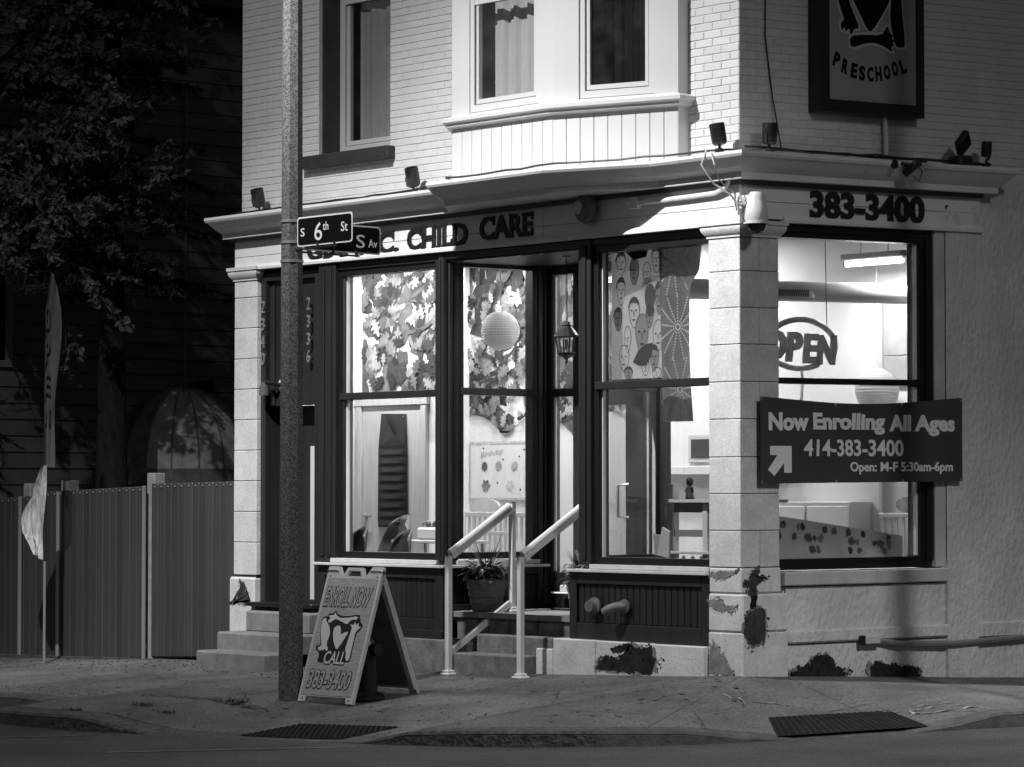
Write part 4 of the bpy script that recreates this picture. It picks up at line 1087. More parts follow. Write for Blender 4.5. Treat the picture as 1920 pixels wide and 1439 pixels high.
# ---- steps
st = thing('concrete_steps', 'three pale concrete steps up to the flat door beside left pilaster', 'steps', (-6, -.4, -.2))
for (a, b, y0, y1, z1) in ((-6.52, -5.45, -.76, -.1, -.018), (-6.60, -5.45, -.46, -.09, .148), (-6.50, -5.5, -.19, .05, .345)):
    MB().cbox(a, b, y0, y1, -.45 if z1 < .3 else .14, z1, .018).build('step', conc_step, st)
ss = thing('stone_steps', 'worn dark stone steps between the white handrails', 'steps', (-2.8, 0, -.1))
MB().cbox(-3.26, -2.43, -.30, .1, -.4, .068, .012).build('step', old_stone, ss)
for a, b in ((-3.22, -2.72), (-2.716, -2.21)): MB().cbox(a, b, -.06, .3, -.3, .228, .012).build('step', old_stone, ss)
m = MB(); m.prism([(-3.72, .10), (-1.99, .10), (-2.09, 1.13), (-3.60, 1.13)], (0, 0, .36), (1, 0, 0), (0, 1, 0), (0, 0, 1), .048); m.build('landing_slab', concrete, ss)
rr = random.Random(4)
for (x0, x1) in ((-3.72, -3.4), (-3.396, -3.0), (-2.996, -2.62), (-2.616, -2.3), (-2.296, -2.0)): MB().cbox(x0, x1, .125 + rr.uniform(0, .02), .3, .06, .356, .02).build('riser_stone', old_stone, ss)
MB().cbox(-3.74, -3.275, -.12, .3, -.4, .16, .015).build('cheek_stone', old_stone, ss)

# ---- handrail
hr = thing('handrail', 'white square-post stair handrail at the stone steps', 'handrail', (-2.8, -.3, -.1))
def rail_post(x, y, zb, zt, w=.052):
    p = MB().cbox(x - w / 2, x + w / 2, y - w / 2, y + w / 2, zb, zt, .005).build('post', alu, hr)
    MB().cbox(x - .058, x + .058, y - .058, y + .058, zb - .003, zb + .022, .008).cbox(x - .042, x + .042, y - .042, y + .042, zb + .0225, zb + .045, .006).build('base_plate', alu, p)
    MB().cbox(x - .029, x + .029, y - .029, y + .029, zt + .001, zt + .012, .003).build('cap', mat('post_cap', .12, .5), p)
z0l, z0r = gz(-3.27, -.34), gz(-2.31, -.34)
rail_post(-3.27, -.34, z0l, .92); rail_post(-2.31, -.34, z0r, .93); rail_post(-3.28, .42, .408, 1.385); rail_post(-2.31, .42, .408, 1.385)
def rail(x, ya, za, yb, zb, r=.03, h=.075, w=.05):
    m = MB(); v = Vector((0, yb - ya, zb - za)); L = v.length; v.normalize(); n_ = Vector((0, -v.z, v.y))
    o = Vector((x, ya, za))
    m.prism([(0, -h / 2), (L, -h / 2), (L, -h / 2 + .022), (0, -h / 2 + .022)], o - Vector((w / 2, 0, 0)), v, n_, (1, 0, 0), w)
    m.prism([(0, -h / 2 + .0225), (L, -h / 2 + .0225), (L, h / 2 - .0255), (0, h / 2 - .0255)], o - Vector((w / 2 - .012, 0, 0)), v, n_, (1, 0, 0), w - .024)
    m.tube([o + n_ * (h / 2 - .012) + v * 0, o + n_ * (h / 2 - .012) + v * L], .028, 10)
    m.build('rail', alu, hr)
rail(-3.275, -.31, .93, .39, 1.345); rail(-2.31, -.31, .93, .39, 1.345)
m = MB(); v = Vector((0, .7, .42)).normalized(); n_ = Vector((0, -v.z, v.y)); m.prism([(0, 0), (.82, 0), (.82, .05), (0, .05)], Vector((-3.295, -.305, .045)), v, n_, (1, 0, 0), .04); m.build('lower_rail', alu, hr)
MB().cbox(-3.30, -3.25, -.312, -.30, .03, .10, .004).build('rail_bracket', steel, hr)

# ---- planters
terra = mat('planter_clay', .17, .7, var=.25, scale=9, bump=.001, bscale=60); soil = mat('soil', .02, .95); leafd = mat('plant_leaf', .13, .5, rnd=.3)
def leaf_blade(mb, o, d, L, w, droop, n=5):
    o = Vector(o); d = Vector(d).normalized(); side = d.cross(Vector((0, 0, 1))); side = side.normalized() if side.length > .01 else Vector((1, 0, 0)); vs = []
    for i in range(n + 1):
        t = i / n; p = o + d * L * t + Vector((0, 0, -droop * t * t)); ww = w * (1 - t) ** .6 * (0.35 + 1.3 * min(t * 3, 1)) / 2
        vs += [p - side * ww, p + side * ww]
    mb.add(vs, [(2 * i, 2 * i + 1, 2 * i + 3, 2 * i + 2) for i in range(n)])
def planter(x, y, z, r, h, label, seed):
    p = thing('planter', label, 'planter', (x, y, z), 'planters beside the shop steps')
    prof = [(r * .68, 0), (r * .74, h * .22), (r * .80, h * .235), (r * .82, h * .45), (r * .88, h * .465), (r * .90, h * .68), (r * .96, h * .70), (r, h * .96), (r, h), (r * .92, h), (r * .9, h * .93)]
    MB().lathe(prof, (x, y, z), 24).build('pot', terra, p, smooth=True)
    MB().lathe([(r * .88, h * .9), (0, h * .92)], (x, y, z), 16).build('soil', soil, p)
    R = random.Random(seed); m = MB()
    for i in range(270):
        a = R.uniform(0, 2 * pi); q = R.uniform(.0, 1) ** .5 * r * .9
        b = Vector((x + q * cos(a), y + q * sin(a), z + h * .9 + R.uniform(0, .17)))
        leaf_blade(m, b, (cos(a + R.uniform(-.6, .6)), sin(a + R.uniform(-.6, .6)), R.uniform(.0, .9)), R.uniform(.07, .14), R.uniform(.025, .04), R.uniform(.02, .09))
    m.build('foliage', leafd, p)
    m = MB()
    for i in range(26):
        a = R.uniform(0, 2 * pi)
        leaf_blade(m, (x, y, z + h), (cos(a) * .55, sin(a) * .55, R.uniform(.7, 1.4)), R.uniform(.3, .5), .012, R.uniform(.02, .2), 7)
    m.build('spike_leaves', leafd, p)
planter(-3.53, .33, .409, .185, .29, 'round ribbed clay planter with spiky plant left of the steps', 1)
planter(-2.36, .44, .409, .15, .30, 'round ribbed clay planter half hidden by the bulkhead right of steps', 2)
bx_ = thing('wire_shelf', 'small dark shelf with papers on the landing between planters', 'shelf', (-3.0, .9, .41))
MB().cbox(-3.35, -2.95, .95, 1.10, .41, .43, .004).build('shelf_board', dark_trim, bx_); MB().cbox(-3.35, -2.95, .95, 1.10, .56, .575, .004).build('shelf_board', alu, bx_); MB().cbox(-3.25, -3.05, .97, 1.06, .578, .64, .006).build('paper_stack', sill_m, bx_)

# ---- hanging porch lantern
lnx, lny = -2.53, .40
ln = thing('hanging_lantern', 'unlit black lantern hanging on a chain in the shop entrance', 'lantern', (lnx, lny, 2.6))
R6 = lambda r, h: (r, h)
m = MB()
for i in range(14):
    z = 3.03 + i * .04
    ax_ = (1, 0, 0) if i % 2 else (0, 1, 0)
    pts = [(lnx + ax_[0] * .009 * cos(t * pi / 4), lny + ax_[1] * .009 * cos(t * pi / 4), z + .024 * sin(t * pi / 4)) for t in range(9)]
    m.tube(pts, .0028, 5, caps=False)
m.build('chain', black_m, ln, kind='stuff')
MB().lathe([(.012, 3.0), (.04, 2.99), (.055, 2.965), (.05, 2.955), (.06, 2.94), (.115, 2.875), (.118, 2.865), (.10, 2.86), (0, 2.86)], (lnx, lny, 0), 12).build('roof', black_m, ln)
MB().lathe([(0, 2.62), (.008, 2.625), (.014, 2.645), (.008, 2.66), (.03, 2.675), (.075, 2.70), (.085, 2.72), (.075, 2.725), (0, 2.725)], (lnx, lny, 0), 12).build('base', black_m, ln)
for k in range(6):
    a = k * pi / 3; MB().tube([(lnx + .075 * cos(a), lny + .075 * sin(a), 2.72), (lnx + .098 * cos(a), lny + .098 * sin(a), 2.862)], .007, 5).build('cage_bar', black_m, ln)
MB().lathe([(.07, 2.725), (.092, 2.858)], (lnx, lny, 0), 6).build('lantern_glass', glass('lantern_pane', 1.0, .85), ln)
MB().lathe([(.012, 2.725), (.012, 2.79), (.018, 2.80), (.015, 2.83), (0, 2.845)], (lnx, lny, 0), 8).build('bulb', mat('bulb_frost', .6, .3), ln)
MB().tube([(lnx, lny, 3.59), (lnx, lny, 3.57)], .04, 10).build('ceiling_rose', black_m, ln)

# ---- wall sconce by the flat door
scn = thing('wall_sconce', 'small jar wall sconce on the dark panel over flat door', 'wall light', (-6.42, .07, 2.5))
MB().lathe([(.055, 0), (.055, .015), (.03, .03), (0, .03)], (-6.30, .10, 2.53), 14, Matrix(((1, 0, 0), (0, 0, -1), (0, 1, 0)))).build('back_plate', vinyl, scn)
MB().tube([(-6.30, .08, 2.53), (-6.33, .0, 2.55), (-6.42, -.02, 2.56)], .022, 8).build('arm', black_m, scn, smooth=True)
MB().lathe([(.035, 2.56), (.035, 2.53), (.05, 2.525), (.05, 2.43), (.03, 2.42), (0, 2.42)], (-6.43, -.02, 0), 14).build('jar', mat('jar_glass', .25, .15, metal=.6), scn, smooth=True)
for i, c in enumerate('2340'):
    m = MB(); place_text(m, c, -6.565, -6.505, 3.24 - i * .17, 3.36 - i * .17, (0, .046, 0), *FX, .012, .01)
    m.build('house_number', steel, bld, label='brass house number digit beside flat door')
for i, c in enumerate('2336'):
    m = MB(); place_text(m, c, -5.83, -5.78, 3.24 - i * .17, 3.36 - i * .17, (0, .046, 0), *FX, .012, .01)
    m.build('house_number', steel, bld, label='metal house number digit on the trim right of the pole')

# ---- raised letters
letm = mat('letter_black', .012, .5, var=.3, scale=12)
def serif_word(name, label, txt, x0, x1, z0, z1, o, ax, off, slab=True):
    t = thing(name, label, 'sign lettering', tuple(Vector(o) + Vector(ax[0]) * (x0 + x1) / 2 + Vector((0, 0, (z0 + z1) / 2))))
    vs, fs = text_mb(txt, 1, .5, off); A0, A1, b0, b1 = bounds(vs)
    pos = []
    for i, c in enumerate(txt):
        if c == ' ': continue
        v1, _ = text_mb(txt[:i + 1], 1, .5, off); _, e, _, _ = bounds(v1)
        v2, f2 = text_mb(c, 1, .5, off); c0, c1, d0, d1 = bounds(v2)
        pos.append((c, e - (c1 - c0), e, d0, d1, v2, f2, c0))
    S_ = (x1 - x0) / (A1 - A0); cap = text_mb('H', 1, .5, off)[0]; _, _, h0, h1 = bounds(cap); Zs = (z1 - z0) / (h1 - h0)
    U, W, N = Vector(ax[0]), Vector(ax[1]), Vector(ax[2]); O = Vector(o)
    for c, a, e, d0, d1, v2, f2, c0 in pos:
        m = MB(); A = lambda q: x0 + (q - A0) * S_
        m.add([O + U * (A(a + v.x - c0)) + W * (z0 + (v.y - h0) * Zs) + N * (.02 if v.z > 0 else .001) for v in v2], f2)
        if slab and c.isalpha():
            w = A(e) - A(a); sh = .018; L_ = A(a); stem = .045
            def ser(cx, zz, hw):
                m.prism([(cx - hw, zz), (cx + hw, zz), (cx + hw * .8, zz + sh), (cx - hw * .8, zz + sh)] if zz < (z0 + z1) / 2 else [(cx - hw * .8, zz - sh), (cx + hw * .8, zz - sh), (cx + hw, zz), (cx - hw, zz)], O + N * .022, U, W, -N, .021)
            H_ = .030
            if c in 'HN': pts = [(L_ + .02, z0), (L_ + .02, z1), (L_ + w - .02, z0), (L_ + w - .02, z1)]
            elif c == 'I': pts = [(L_ + w / 2, z0), (L_ + w / 2, z1)]
            elif c in 'LED': pts = [(L_ + .02, z0), (L_ + .02, z1)]
            elif c == 'R': pts = [(L_ + .02, z0), (L_ + .02, z1), (L_ + w - .01, z0)]
            elif c == 'A': pts = [(L_ + .012, z0), (L_ + w - .012, z0)]
            else: pts = []
            for p in pts: ser(p[0], p[1], H_)
            if c in 'LE': m.prism([(L_ + w - .022, z0), (L_ + w, z0), (L_ + w, z0 + .065), (L_ + w - .012, z0 + .065)], O + N * .0225, U, W, -N, .021)
            if c == 'E': m.prism([(L_ + w - .022, z1), (L_ + w - .012, z1 - .06), (L_ + w, z1 - .06), (L_ + w, z1)], O + N * .0225, U, W, -N, .021)
            if c in 'CG': m.prism([(L_ + w - .02, z1 - .005), (L_ + w - .012, z1 - .075), (L_ + w + .004, z1 - .075), (L_ + w + .004, z1)], O + N * .0225, U, W, -N, .021)
        m.build('letter', letm, t)
    return t
serif_word('sign_lettering', 'black raised letters reading GIA, INC. on white fascia by pole', 'GIA, INC.', -5.76, -4.38, 3.705, 3.90, (0, 0, 0), FX, .026)
serif_word('sign_lettering', 'black raised letters reading CHILD on white fascia, half in shadow', 'CHILD', -4.25, -3.40, 3.71, 3.90, (0, 0, 0), FX, .026)
serif_word('sign_lettering', 'black raised letters reading CARE on shaded white fascia', 'CARE', -3.23, -2.52, 3.735, 3.925, (0, 0, 0), FX, .026)
serif_word('sign_lettering', 'black raised phone number 383-3400 on the side fascia', '383-3400', .83, 2.27, 3.745, 3.935, (0, 0, 0), SX, .032, False)

# ---- things fixed to the fascia and cornice
def flood(o, d, label, body=.062, L=.175, seed=0):
    """black can light on a bracket with its cord"""
    o = Vector(o); d = Vector(d).normalized()
    t = thing('floodlight', label, 'floodlight', tuple(o), 'black can floodlights standing on the cornice')
    ax_ = d.to_track_quat('Z', 'Y').to_matrix(); c = o + Vector((0, 0, .09))
    MB().lathe([(body * .75, -L * .5), (body * .98, -L * .42), (body, -L * .36), (body, -L * .3), (body * 1.04, -L * .28), (body * 1.04, L * .5), (body * .95, L * .5), (body * .9, L * .4), (0, L * .4)], c + d * .06, 18, ax_).build('can', black_m, t, smooth=True)
    s = d.cross(Vector((0, 0, 1))).normalized()
    MB().tube([o, o + Vector((0, 0, .05)), c + s * body * 1.1 - d * .02, c + s * body * 1.1 + d * .06], .012, 6).build('bracket', black_m, t)
    MB().lathe([(.04, 0), (.04, .03), (0, .035)], o, 10).build('foot', black_m, t)
    MB().tube([c - d * .01, o + Vector((.02, -.02, .04)), o + Vector((.05, .02, .012))], .005, 5).build('cord', black_m, t)
    return t
flood((-6.52, -.02, 4.215), (.15, -.35, 1), 'black can floodlight on the cornice above left pilaster')
flood((-4.15, -.02, 4.215), (.15, -.35, 1), 'black can floodlight on the cornice between pole and bay')
flood((-.17, -.06, 4.22), (-.12, -.10, 1), 'black can floodlight on the cornice just left of building corner')
flood((.07, .28, 4.22), (0.05, .02, 1), 'black can floodlight on the cornice just right of building corner')
flood((.08, 3.02, 4.215), (.02, .05, 1), 'small black can floodlight at the far end of the side cornice', .045, .13)
sq = thing('floodlight', 'square black floodlight tilted on edge on the side cornice', 'floodlight', (.1, 2.62, 4.2))
Mq = Matrix.Translation((.12, 2.66, 4.40)) @ Matrix.Rotation(.5, 4, 'Z') @ Matrix.Rotation(radians(-38), 4, 'X') @ Matrix.Rotation(radians(25), 4, 'Y')
MB().cbox(-.03, .03, -.085, .085, -.085, .085, .012).xf(Mq).build('housing', black_m, sq); MB().cbox(.02, .18, 2.56, 2.74, 4.205, 4.29, .02).build('junction_box', black_m, sq)
MB().tube([(.1, 2.65, 4.27), (.11, 2.655, 4.35)], .02, 8).build('knuckle', black_m, sq)
# cables
def cable(pts, r, label, mt=black_m, seed=1, wob=.012, name='cable'):
    R = random.Random(seed); out = []
    for a, b in zip(pts[:-1], pts[1:]):
        n = max(2, int((Vector(b) - Vector(a)).length / .18))
        for i in range(n):
            p = Vector(a).lerp(Vector(b), i / n); out.append(p + Vector((R.uniform(-wob, wob), R.uniform(-wob, wob), abs(R.uniform(0, wob)))))
    out.append(Vector(pts[-1])); return MB().tube(out, r, 6).build(name, mt, None, True, label, 'cable', at=tuple(out[0]))
cable([(-6.95, .02, 4.245), (-5.0, .03, 4.24), (-3.6, .0, 4.25), (-3.2, -.43, 4.235), (-1.8, -.43, 4.235), (-.8, -.06, 4.245), (-.05, .0, 4.24)], .010, 'black power cable running along the front cornice top', seed=3)
cable([(-5.6, -.02, 4.225), (-4.6, -.06, 4.215), (-4.2, -.02, 4.23)], .008, 'thin black cable looping across cornice towards the left floodlights', seed=8)
cable([(0.0, .06, 4.25), (.03, .9, 4.245), (.03, 2.0, 4.24), (.04, 3.0, 4.24)], .013, 'thick black cable running along the side cornice top', seed=5)
cable([(.03, .35, 4.24), (.1, 1.2, 4.225), (.06, 1.6, 4.25), (.1, 2.2, 4.22)], .009, 'second black cable lying on the side cornice', seed=6)
cable([(-.12, -.25, 4.22), (-.14, -.29, 4.1), (-.1, -.2, 3.95), (-.0, -.1, 3.86), (.03, -.03, 3.80)], .008, 'pale cable hanging in front of cornice near the corner', mat('pale_cable', .5, .5), 7, .01)
cable([(-.06, -.27, 4.2), (.0, -.29, 4.08), (-.04, -.2, 3.97), (.0, -.05, 3.88)], .005, 'thin pale wire looping from cornice to dome camera', mat('pale_cable', .5, .5), 9, .01)
cable([(-.125, .45, 6.4), (-.11, .42, 5.2), (-.10, .50, 4.7), (-.06, .56, 4.25)], .006, 'thin dark wire down the side brickwork near the corner', black_m, 11, .003)
cnd = MB().tube([(-1.15, -.03, 3.895), (-.5, -.03, 3.90), (-.25, -.03, 3.905), (-.14, -.035, 3.93), (-.09, -.04, 3.97), (-.07, -.05, 4.0)], .018, 8).build('conduit', fascia_m, None, True, 'white conduit along the front fascia from junction box to corner', 'conduit', at=(-1.15, 0, 3.9))
jb = thing('junction_box', 'small white junction box on the shaded front fascia', 'junction box', (-1.2, 0, 3.9))
MB().cbox(-1.26, -1.15, -.05, .0, 3.855, 3.945, .006).build('box', fascia_m, jb); MB().tube([(-1.28, -.03, 3.9), (-1.26, -.03, 3.9)], .022, 8).build('hub', fascia_m, jb)
MB().tube([(-.08, 1.86, 4.68), (-.06, 1.86, 4.40), (-.05, 1.85, 4.28), (-.05, 1.80, 4.25), (-.05, 1.5, 4.245), (-.05, .9, 4.25)], .02, 8).build('conduit', fascia_m, None, True, 'white conduit from preschool sign down to the side cornice', 'conduit', at=(-.05, 1.8, 4.25))
MB().tube([(.03, 1.62, .235), (.045, 1.9, .20), (.045, 2.6, .18), (.045, 3.2, .195), (.045, 5.5, .26)], .022, 8).build('conduit', steel, None, True, 'grey conduit along the foot of the stucco side wall', 'conduit', at=(.03, 1.6, .2))
ob_ = thing('outlet_box', 'weatherproof outlet box at the end of the low wall conduit', 'outlet box', (.05, 1.5, .25))
MB().cbox(.0, .07, 1.44, 1.62, .205, .275, .008).build('cover', vinyl, ob_); MB().cbox(.03, .062, 1.38, 1.439, .20, .28, .006).build('flap', black_m, ob_)
# alarm bell
bl = thing('alarm_bell', 'round grey alarm bell on the shaded fascia above entrance', 'alarm bell', (-1.78, 0, 3.89))
MB().lathe([(.06, 0), (.06, .05), (.115, .06), (.12, .075), (.105, .12), (.06, .145), (0, .15)], (-1.76, 0, 3.895), 22, Matrix(((1, 0, 0), (0, 0, -1), (0, 1, 0)))).build('gong', pipe_m, bl, smooth=True)
MB().lathe([(.055, .14), (.05, .155), (0, .156)], (-1.79, 0, 3.90), 18, Matrix(((1, 0, 0), (0, 0, -1), (0, 1, 0)))).build('face_plate', vinyl, bl)
# dome camera
dc = thing('dome_camera', 'white dome security camera on the corner of the fascia', 'camera', (.17, .03, 3.7))
MB().lathe([(.085, 3.665), (.098, 3.70), (.09, 3.76), (.075, 3.82), (.07, 3.83), (.07, 3.86), (.05, 3.885), (0, 3.89)], (.19, .0, 0), 24).build('housing', vinyl, dc, smooth=True)
MB().lathe([(.105, 3.655), (.105, 3.668), (.06, 3.668), (.06, 3.655)], (.19, .0, 0), 24).build('trim_ring', vinyl, dc)
MB().lathe([(.082, 3.656), (.078, 3.63), (.06, 3.60), (.035, 3.582), (0, 3.576)], (.19, .0, 0), 24).build('smoked_dome', mat('smoked_dome', .02, .08), dc, smooth=True)
MB().cbox(-.01, .14, -.03, .03, 3.80, 3.87, .01).build('mount_arm', vinyl, dc)
MB().tube([(.12, -.06, 3.80), (.09, -.09, 3.86), (.03, -.06, 3.82), (.04, -.05, 3.74), (.09, -.08, 3.78)], .012, 6).build('cable_loop', vinyl, dc, smooth=True)
bc = thing('bullet_camera', 'small black bullet camera hanging off the side cornice', 'camera', (.26, 1.7, 4.15))
MB().lathe([(.035, -.08), (.035, .06), (.04, .06), (.04, .09), (0, .09)], (.33, 1.74, 4.13), 14, Matrix(((.5, 0, .86), (0, 1, 0), (-.86, 0, .5))) ).build('barrel', black_m, bc, smooth=True)
MB().tube([(.22, 1.62, 4.17), (.28, 1.68, 4.17), (.32, 1.74, 4.15)], .018, 8).build('arm', black_m, bc); MB().lathe([(.04, 0), (.04, .02), (0, .02)], (.27, 1.58, 4.16), 12, RX).build('mount_disc', black_m, bc)
MB().tube([(.33, 1.76, 4.2), (.38, 1.82, 4.1), (.36, 1.8, 4.02), (.34, 1.75, 4.06)], .005, 5).build('cord', black_m, bc)

# ---- framed preschool sign on the side wall
pw0, pw1, pz0, pz1 = .95, 2.28, 4.645, 7.0
ps = thing('framed_sign', 'large black framed sign lettered PRESCHOOL on the side brickwork', 'sign', (-.1, 1.57, pz0))
fm = MB(); X0, X1 = -.12, .012
fm.box(X0, X1, pw0, pw0 + .125, pz0, pz1); fm.box(X0, X1, pw1 - .085, pw1, pz0, pz1); fm.box(X0, X1, pw0 + .125, pw1 - .085, pz0, pz0 + .105); fm.box(X0, X1, pw0 + .125, pw1 - .085, pz1 - .1, pz1); fm.build('frame', black_m, ps)
face = mat('sign_face', .30, .6, var=.08, scale=3)
MB().box(-.11, -.01, pw0 + .126, pw1 - .086, pz0 + .106, pz1 - .101).build('face_panel', face, ps)
def c4(cx, cy):   # traced outline -> wall coordinates
    px, py = 1320 + cx / 3.198, cy / 3.198
    return (1.061 + (px - 1552) / 164 * 1.11, 4.75 + (197 - py + (px - 1634) * .085) / 220.5)
logo = [[(780, -220), (850, -220), (868, 20), (905, 110), (935, 190), (905, 188), (893, 215), (882, 228), (872, 180), (852, 215), (846, 178), (828, 205), (822, 158), (846, 135), (832, 100), (800, -10)],
        [(885, -200), (1125, -200), (1125, 10), (1060, 130), (1010, 205), (985, 205), (935, 100), (893, 10)],
        [(1150, -220), (1185, -220), (1185, 30), (1212, 290), (1190, 305), (1150, 295), (1125, 180), (1118, 100)],
        [(875, 235), (950, 226), (1070, 230), (1085, 195), (1106, 168), (1112, 210), (1140, 235), (1122, 248), (1148, 262), (1130, 272), (1145, 290), (1122, 296), (1136, 332), (1090, 300), (1020, 272), (960, 280), (880, 308)]]
okm = mat('sign_pale', .5, .6)
m = MB(); polys = [smooth_poly([c4(*q) for q in p], 1) for p in logo]
for i, p in enumerate(polys):
    m = MB(); lay(m, poly_fill([p], .022), (-.01, 0, 0), *SX, .0002 + i * .0006, .0012 + i * .0006); m.build('emblem_outline', okm, ps)
for p in polys:
    m = MB(); lay(m, poly_fill([p], 0), (-.01, 0, 0), *SX, .0035, .005); m.build('emblem_shape', sign_black, ps)
arc = [(800, 375, -20), (850, 415, -14), (903, 440, -8), (950, 455, -3), (1000, 462, 2), (1048, 460, 6), (1100, 450, 12), (1148, 430, 16), (1198, 415, 24)]
for (cx, cy, rot), ch in zip(arc, 'PRESCHOOL'):
    a, b = c4(cx, cy); w_, h_ = .078, .125; th = radians(rot)
    m = MB(); place_text(m, ch, -w_ / 2, w_ / 2, -h_ / 2, h_ / 2, (-.01, a, b), *SX, .003, .05, 0, lambda p, q: (p * cos(th) - q * sin(th), p * sin(th) + q * cos(th)))
    m.build('letter', sign_black, ps)

# ---- vinyl banner
bn = thing('banner', 'dark vinyl banner reading Now Enrolling All Ages across the side window', 'banner', (.05, 1.45, 1.9))
ban = mat('banner_vinyl', .06, .38, var=.08, scale=4)
def bsurf(y, z):
    u = (y - .18) / 2.53; v = (z - 1.55) / .71
    e = .012 * sin(u * 7 + 1) * (1 - abs(2 * v - 1)) + .006 * sin(u * 19 + v * 5)
    e += .010 * math.exp(-((u - v * .1 - .92) ** 2) * 120) * v
    return .052 + e * min(1, u * 8, (1 - u) * 8)
def bz_(y, v):
    u = (y - .18) / 2.53
    top = 2.262 - .055 * sin(pi * min(1, max(0, u))) ** 1.2 + .012 * u; bot = 1.552 + .012 * u
    return lerp(bot, top, v)
m = MB(); ny, nz = 80, 16
vs = [(bsurf(.18 + 2.53 * i / ny, bz_(.18 + 2.53 * i / ny, j / nz)), .18 + 2.53 * i / ny, bz_(.18 + 2.53 * i / ny, j / nz)) for j in range(nz + 1) for i in range(ny + 1)]
vs += [(x - .0015, y, z) for x, y, z in vs]; k = (ny + 1) * (nz + 1)
fs = [(j * (ny + 1) + i, j * (ny + 1) + i + 1, (j + 1) * (ny + 1) + i + 1, (j + 1) * (ny + 1) + i) for j in range(nz) for i in range(ny)]
fs += [tuple(q + k for q in f[::-1]) for f in fs]
m.add(vs, fs); m.build('cloth', ban, bn, smooth=True)
bant = mat('banner_print', .8, .5)
def ban_text(txt, a0, a1, b0, b1, off, shear=0.):
    vs, fs = text_mb(txt, 1, .5, off, shear); A0, A1, B0, B1 = bounds(vs)
    me = bpy.data.meshes.new('t'); me.from_pydata([v for v in vs], [], fs)
    bm2 = bmesh.new(); bm2.from_mesh(me); bmesh.ops.triangulate(bm2, faces=bm2.faces)
    for _ in range(2):
        long_ = [e for e in bm2.edges if e.calc_length() > .22]
        if long_: bmesh.ops.subdivide_edges(bm2, edges=long_, cuts=1); bmesh.ops.triangulate(bm2, faces=bm2.faces)
    vv = [v.co.copy() for v in bm2.verts]; bm2.verts.index_update(); ff = [tuple(v.index for v in f.verts) for f in bm2.faces]; bm2.free(); bpy.data.meshes.remove(me)
    m = MB(); out = []
    for v in vv:
        y = a0 + (v.x - A0) / (A1 - A0) * (a1 - a0); z = b0 + (v.y - B0) / (B1 - B0) * (b1 - b0)
        out.append((bsurf(y, z) + (.0045 if v.z > 0 else .001), y, z))
    m.add(out, ff); m.build('lettering', bant, bn)
ban_text('Now', .275, .745, 1.985, 2.135, .045); ban_text('Enrolling', .80, 1.70, 1.955, 2.135, .045); ban_text('All', 1.76, 2.04, 1.985, 2.125, .045); ban_text('Ages', 2.085, 2.60, 1.945, 2.125, .045)
ban_text('414-383-3400', .69, 1.935, 1.775, 1.915, .022); ban_text('Open: M-F 5:30am-6pm', 1.265, 2.575, 1.625, 1.73, .025)
m = MB(); ar = [(.29, 1.86), (.545, 1.86), (.545, 1.64), (.455, 1.64), (.455, 1.72), (.34, 1.615), (.265, 1.665), (.375, 1.785), (.29, 1.785)]
m.prism(ar, (.058, 0, 0), (0, 1, 0), (0, 0, 1), (-1, 0, 0), .012); m.build('arrow', bant, bn)
for u in (.008, .36, .69, .992):
    for v in (.02, .975):
        y = .18 + 2.53 * u; z = bz_(y, v); MB().lathe([(.014, 0), (.012, .004), (.006, .004), (.006, 0)], (bsurf(y, z) + .001, y, z), 10, RX).build('grommet', steel, bn)
# =================================================================== inside the shop
ZF, ZC = .40, 4.0
fl_in = mat('interior_floor', .28, .5, var=.1, scale=2); wood = mat('pale_wood', .6, .5, var=.14, scale=7, stretch=(6, 6, .5)); wood_d = mat('dark_wood', .2, .5, var=.2, scale=7, stretch=(.5, 6, 6))
MB().box(-6.88, -3.76, .2, 1.19, .30, ZF).box(-1.93, -.3, .2, 1.19, .30, ZF).box(-6.88, -.3, 1.2, 3.0, .30, ZF).build('floor', fl_in, kind='structure')
MB().box(-6.88, -.26, .252, 3.05, ZC, ZC + .1).build('ceiling', wall_in, kind='structure')
MB().box(-6.88, -.3, 3.0, 3.05, .3, ZC).build('wall_back', wall_in, kind='structure')
MB().box(-6.898, -6.88, .5, 3.0, .3, ZC).build('wall_left', wall_in, kind='structure')
MB().box(-6.88, -5.30, 1.5, 1.58, ZF, ZC).build('wall_partition', wall_in, kind='structure')
MB().box(-6.58, -5.6, .17, .3, 2.335, 2.37).build('alcove_ceiling', dark_trim, fd2)

# ---- fluorescent fixtures
tube_m = emit('fluorescent_tube', .8, 14.0)
def fixture(x0, x1, y, z, label, p):
    t = thing('ceiling_light', label, 'ceiling light', ((x0 + x1) / 2, y, z), 'fluorescent ceiling lights')
    MB().cbox(x0, x1, y - .06, y + .06, z + .035, z + .09, .01).build('housing', vinyl, t)
    MB().tube([(x0 + .03, y, z), (x1 - .03, y, z)], .019, 8).build('tube', tube_m, t)
    for e in (x0 + .015, x1 - .015): MB().cbox(e - .012, e + .012, y - .025, y + .025, z - .025, z + .036, .004).build('socket', vinyl, t)
    for e in (x0 + .2, x1 - .2): MB().tube([(e, y, z + .09), (e, y, ZC)], .006, 5).build('hanger', steel, t)
    ld = bpy.data.lights.new('tube_light', 'AREA'); ld.shape = 'RECTANGLE'; ld.size = x1 - x0; ld.size_y = .08; ld.energy = p
    lo = bpy.data.objects.new('tube_light', ld); COL.objects.link(lo); lo.parent = t; lo.location = (0, 0, -.03)
fixture(-1.04, .0 - .32, 2.4, 3.515, 'lit fluorescent tube seen through the side window', 58)
fixture(-3.9, -2.6, 2.3, 3.88, 'lit fluorescent tube over the room behind entrance', 76)
fixture(-5.2, -4.2, 1.9, 3.90, 'lit fluorescent tube over the play corner', 56)
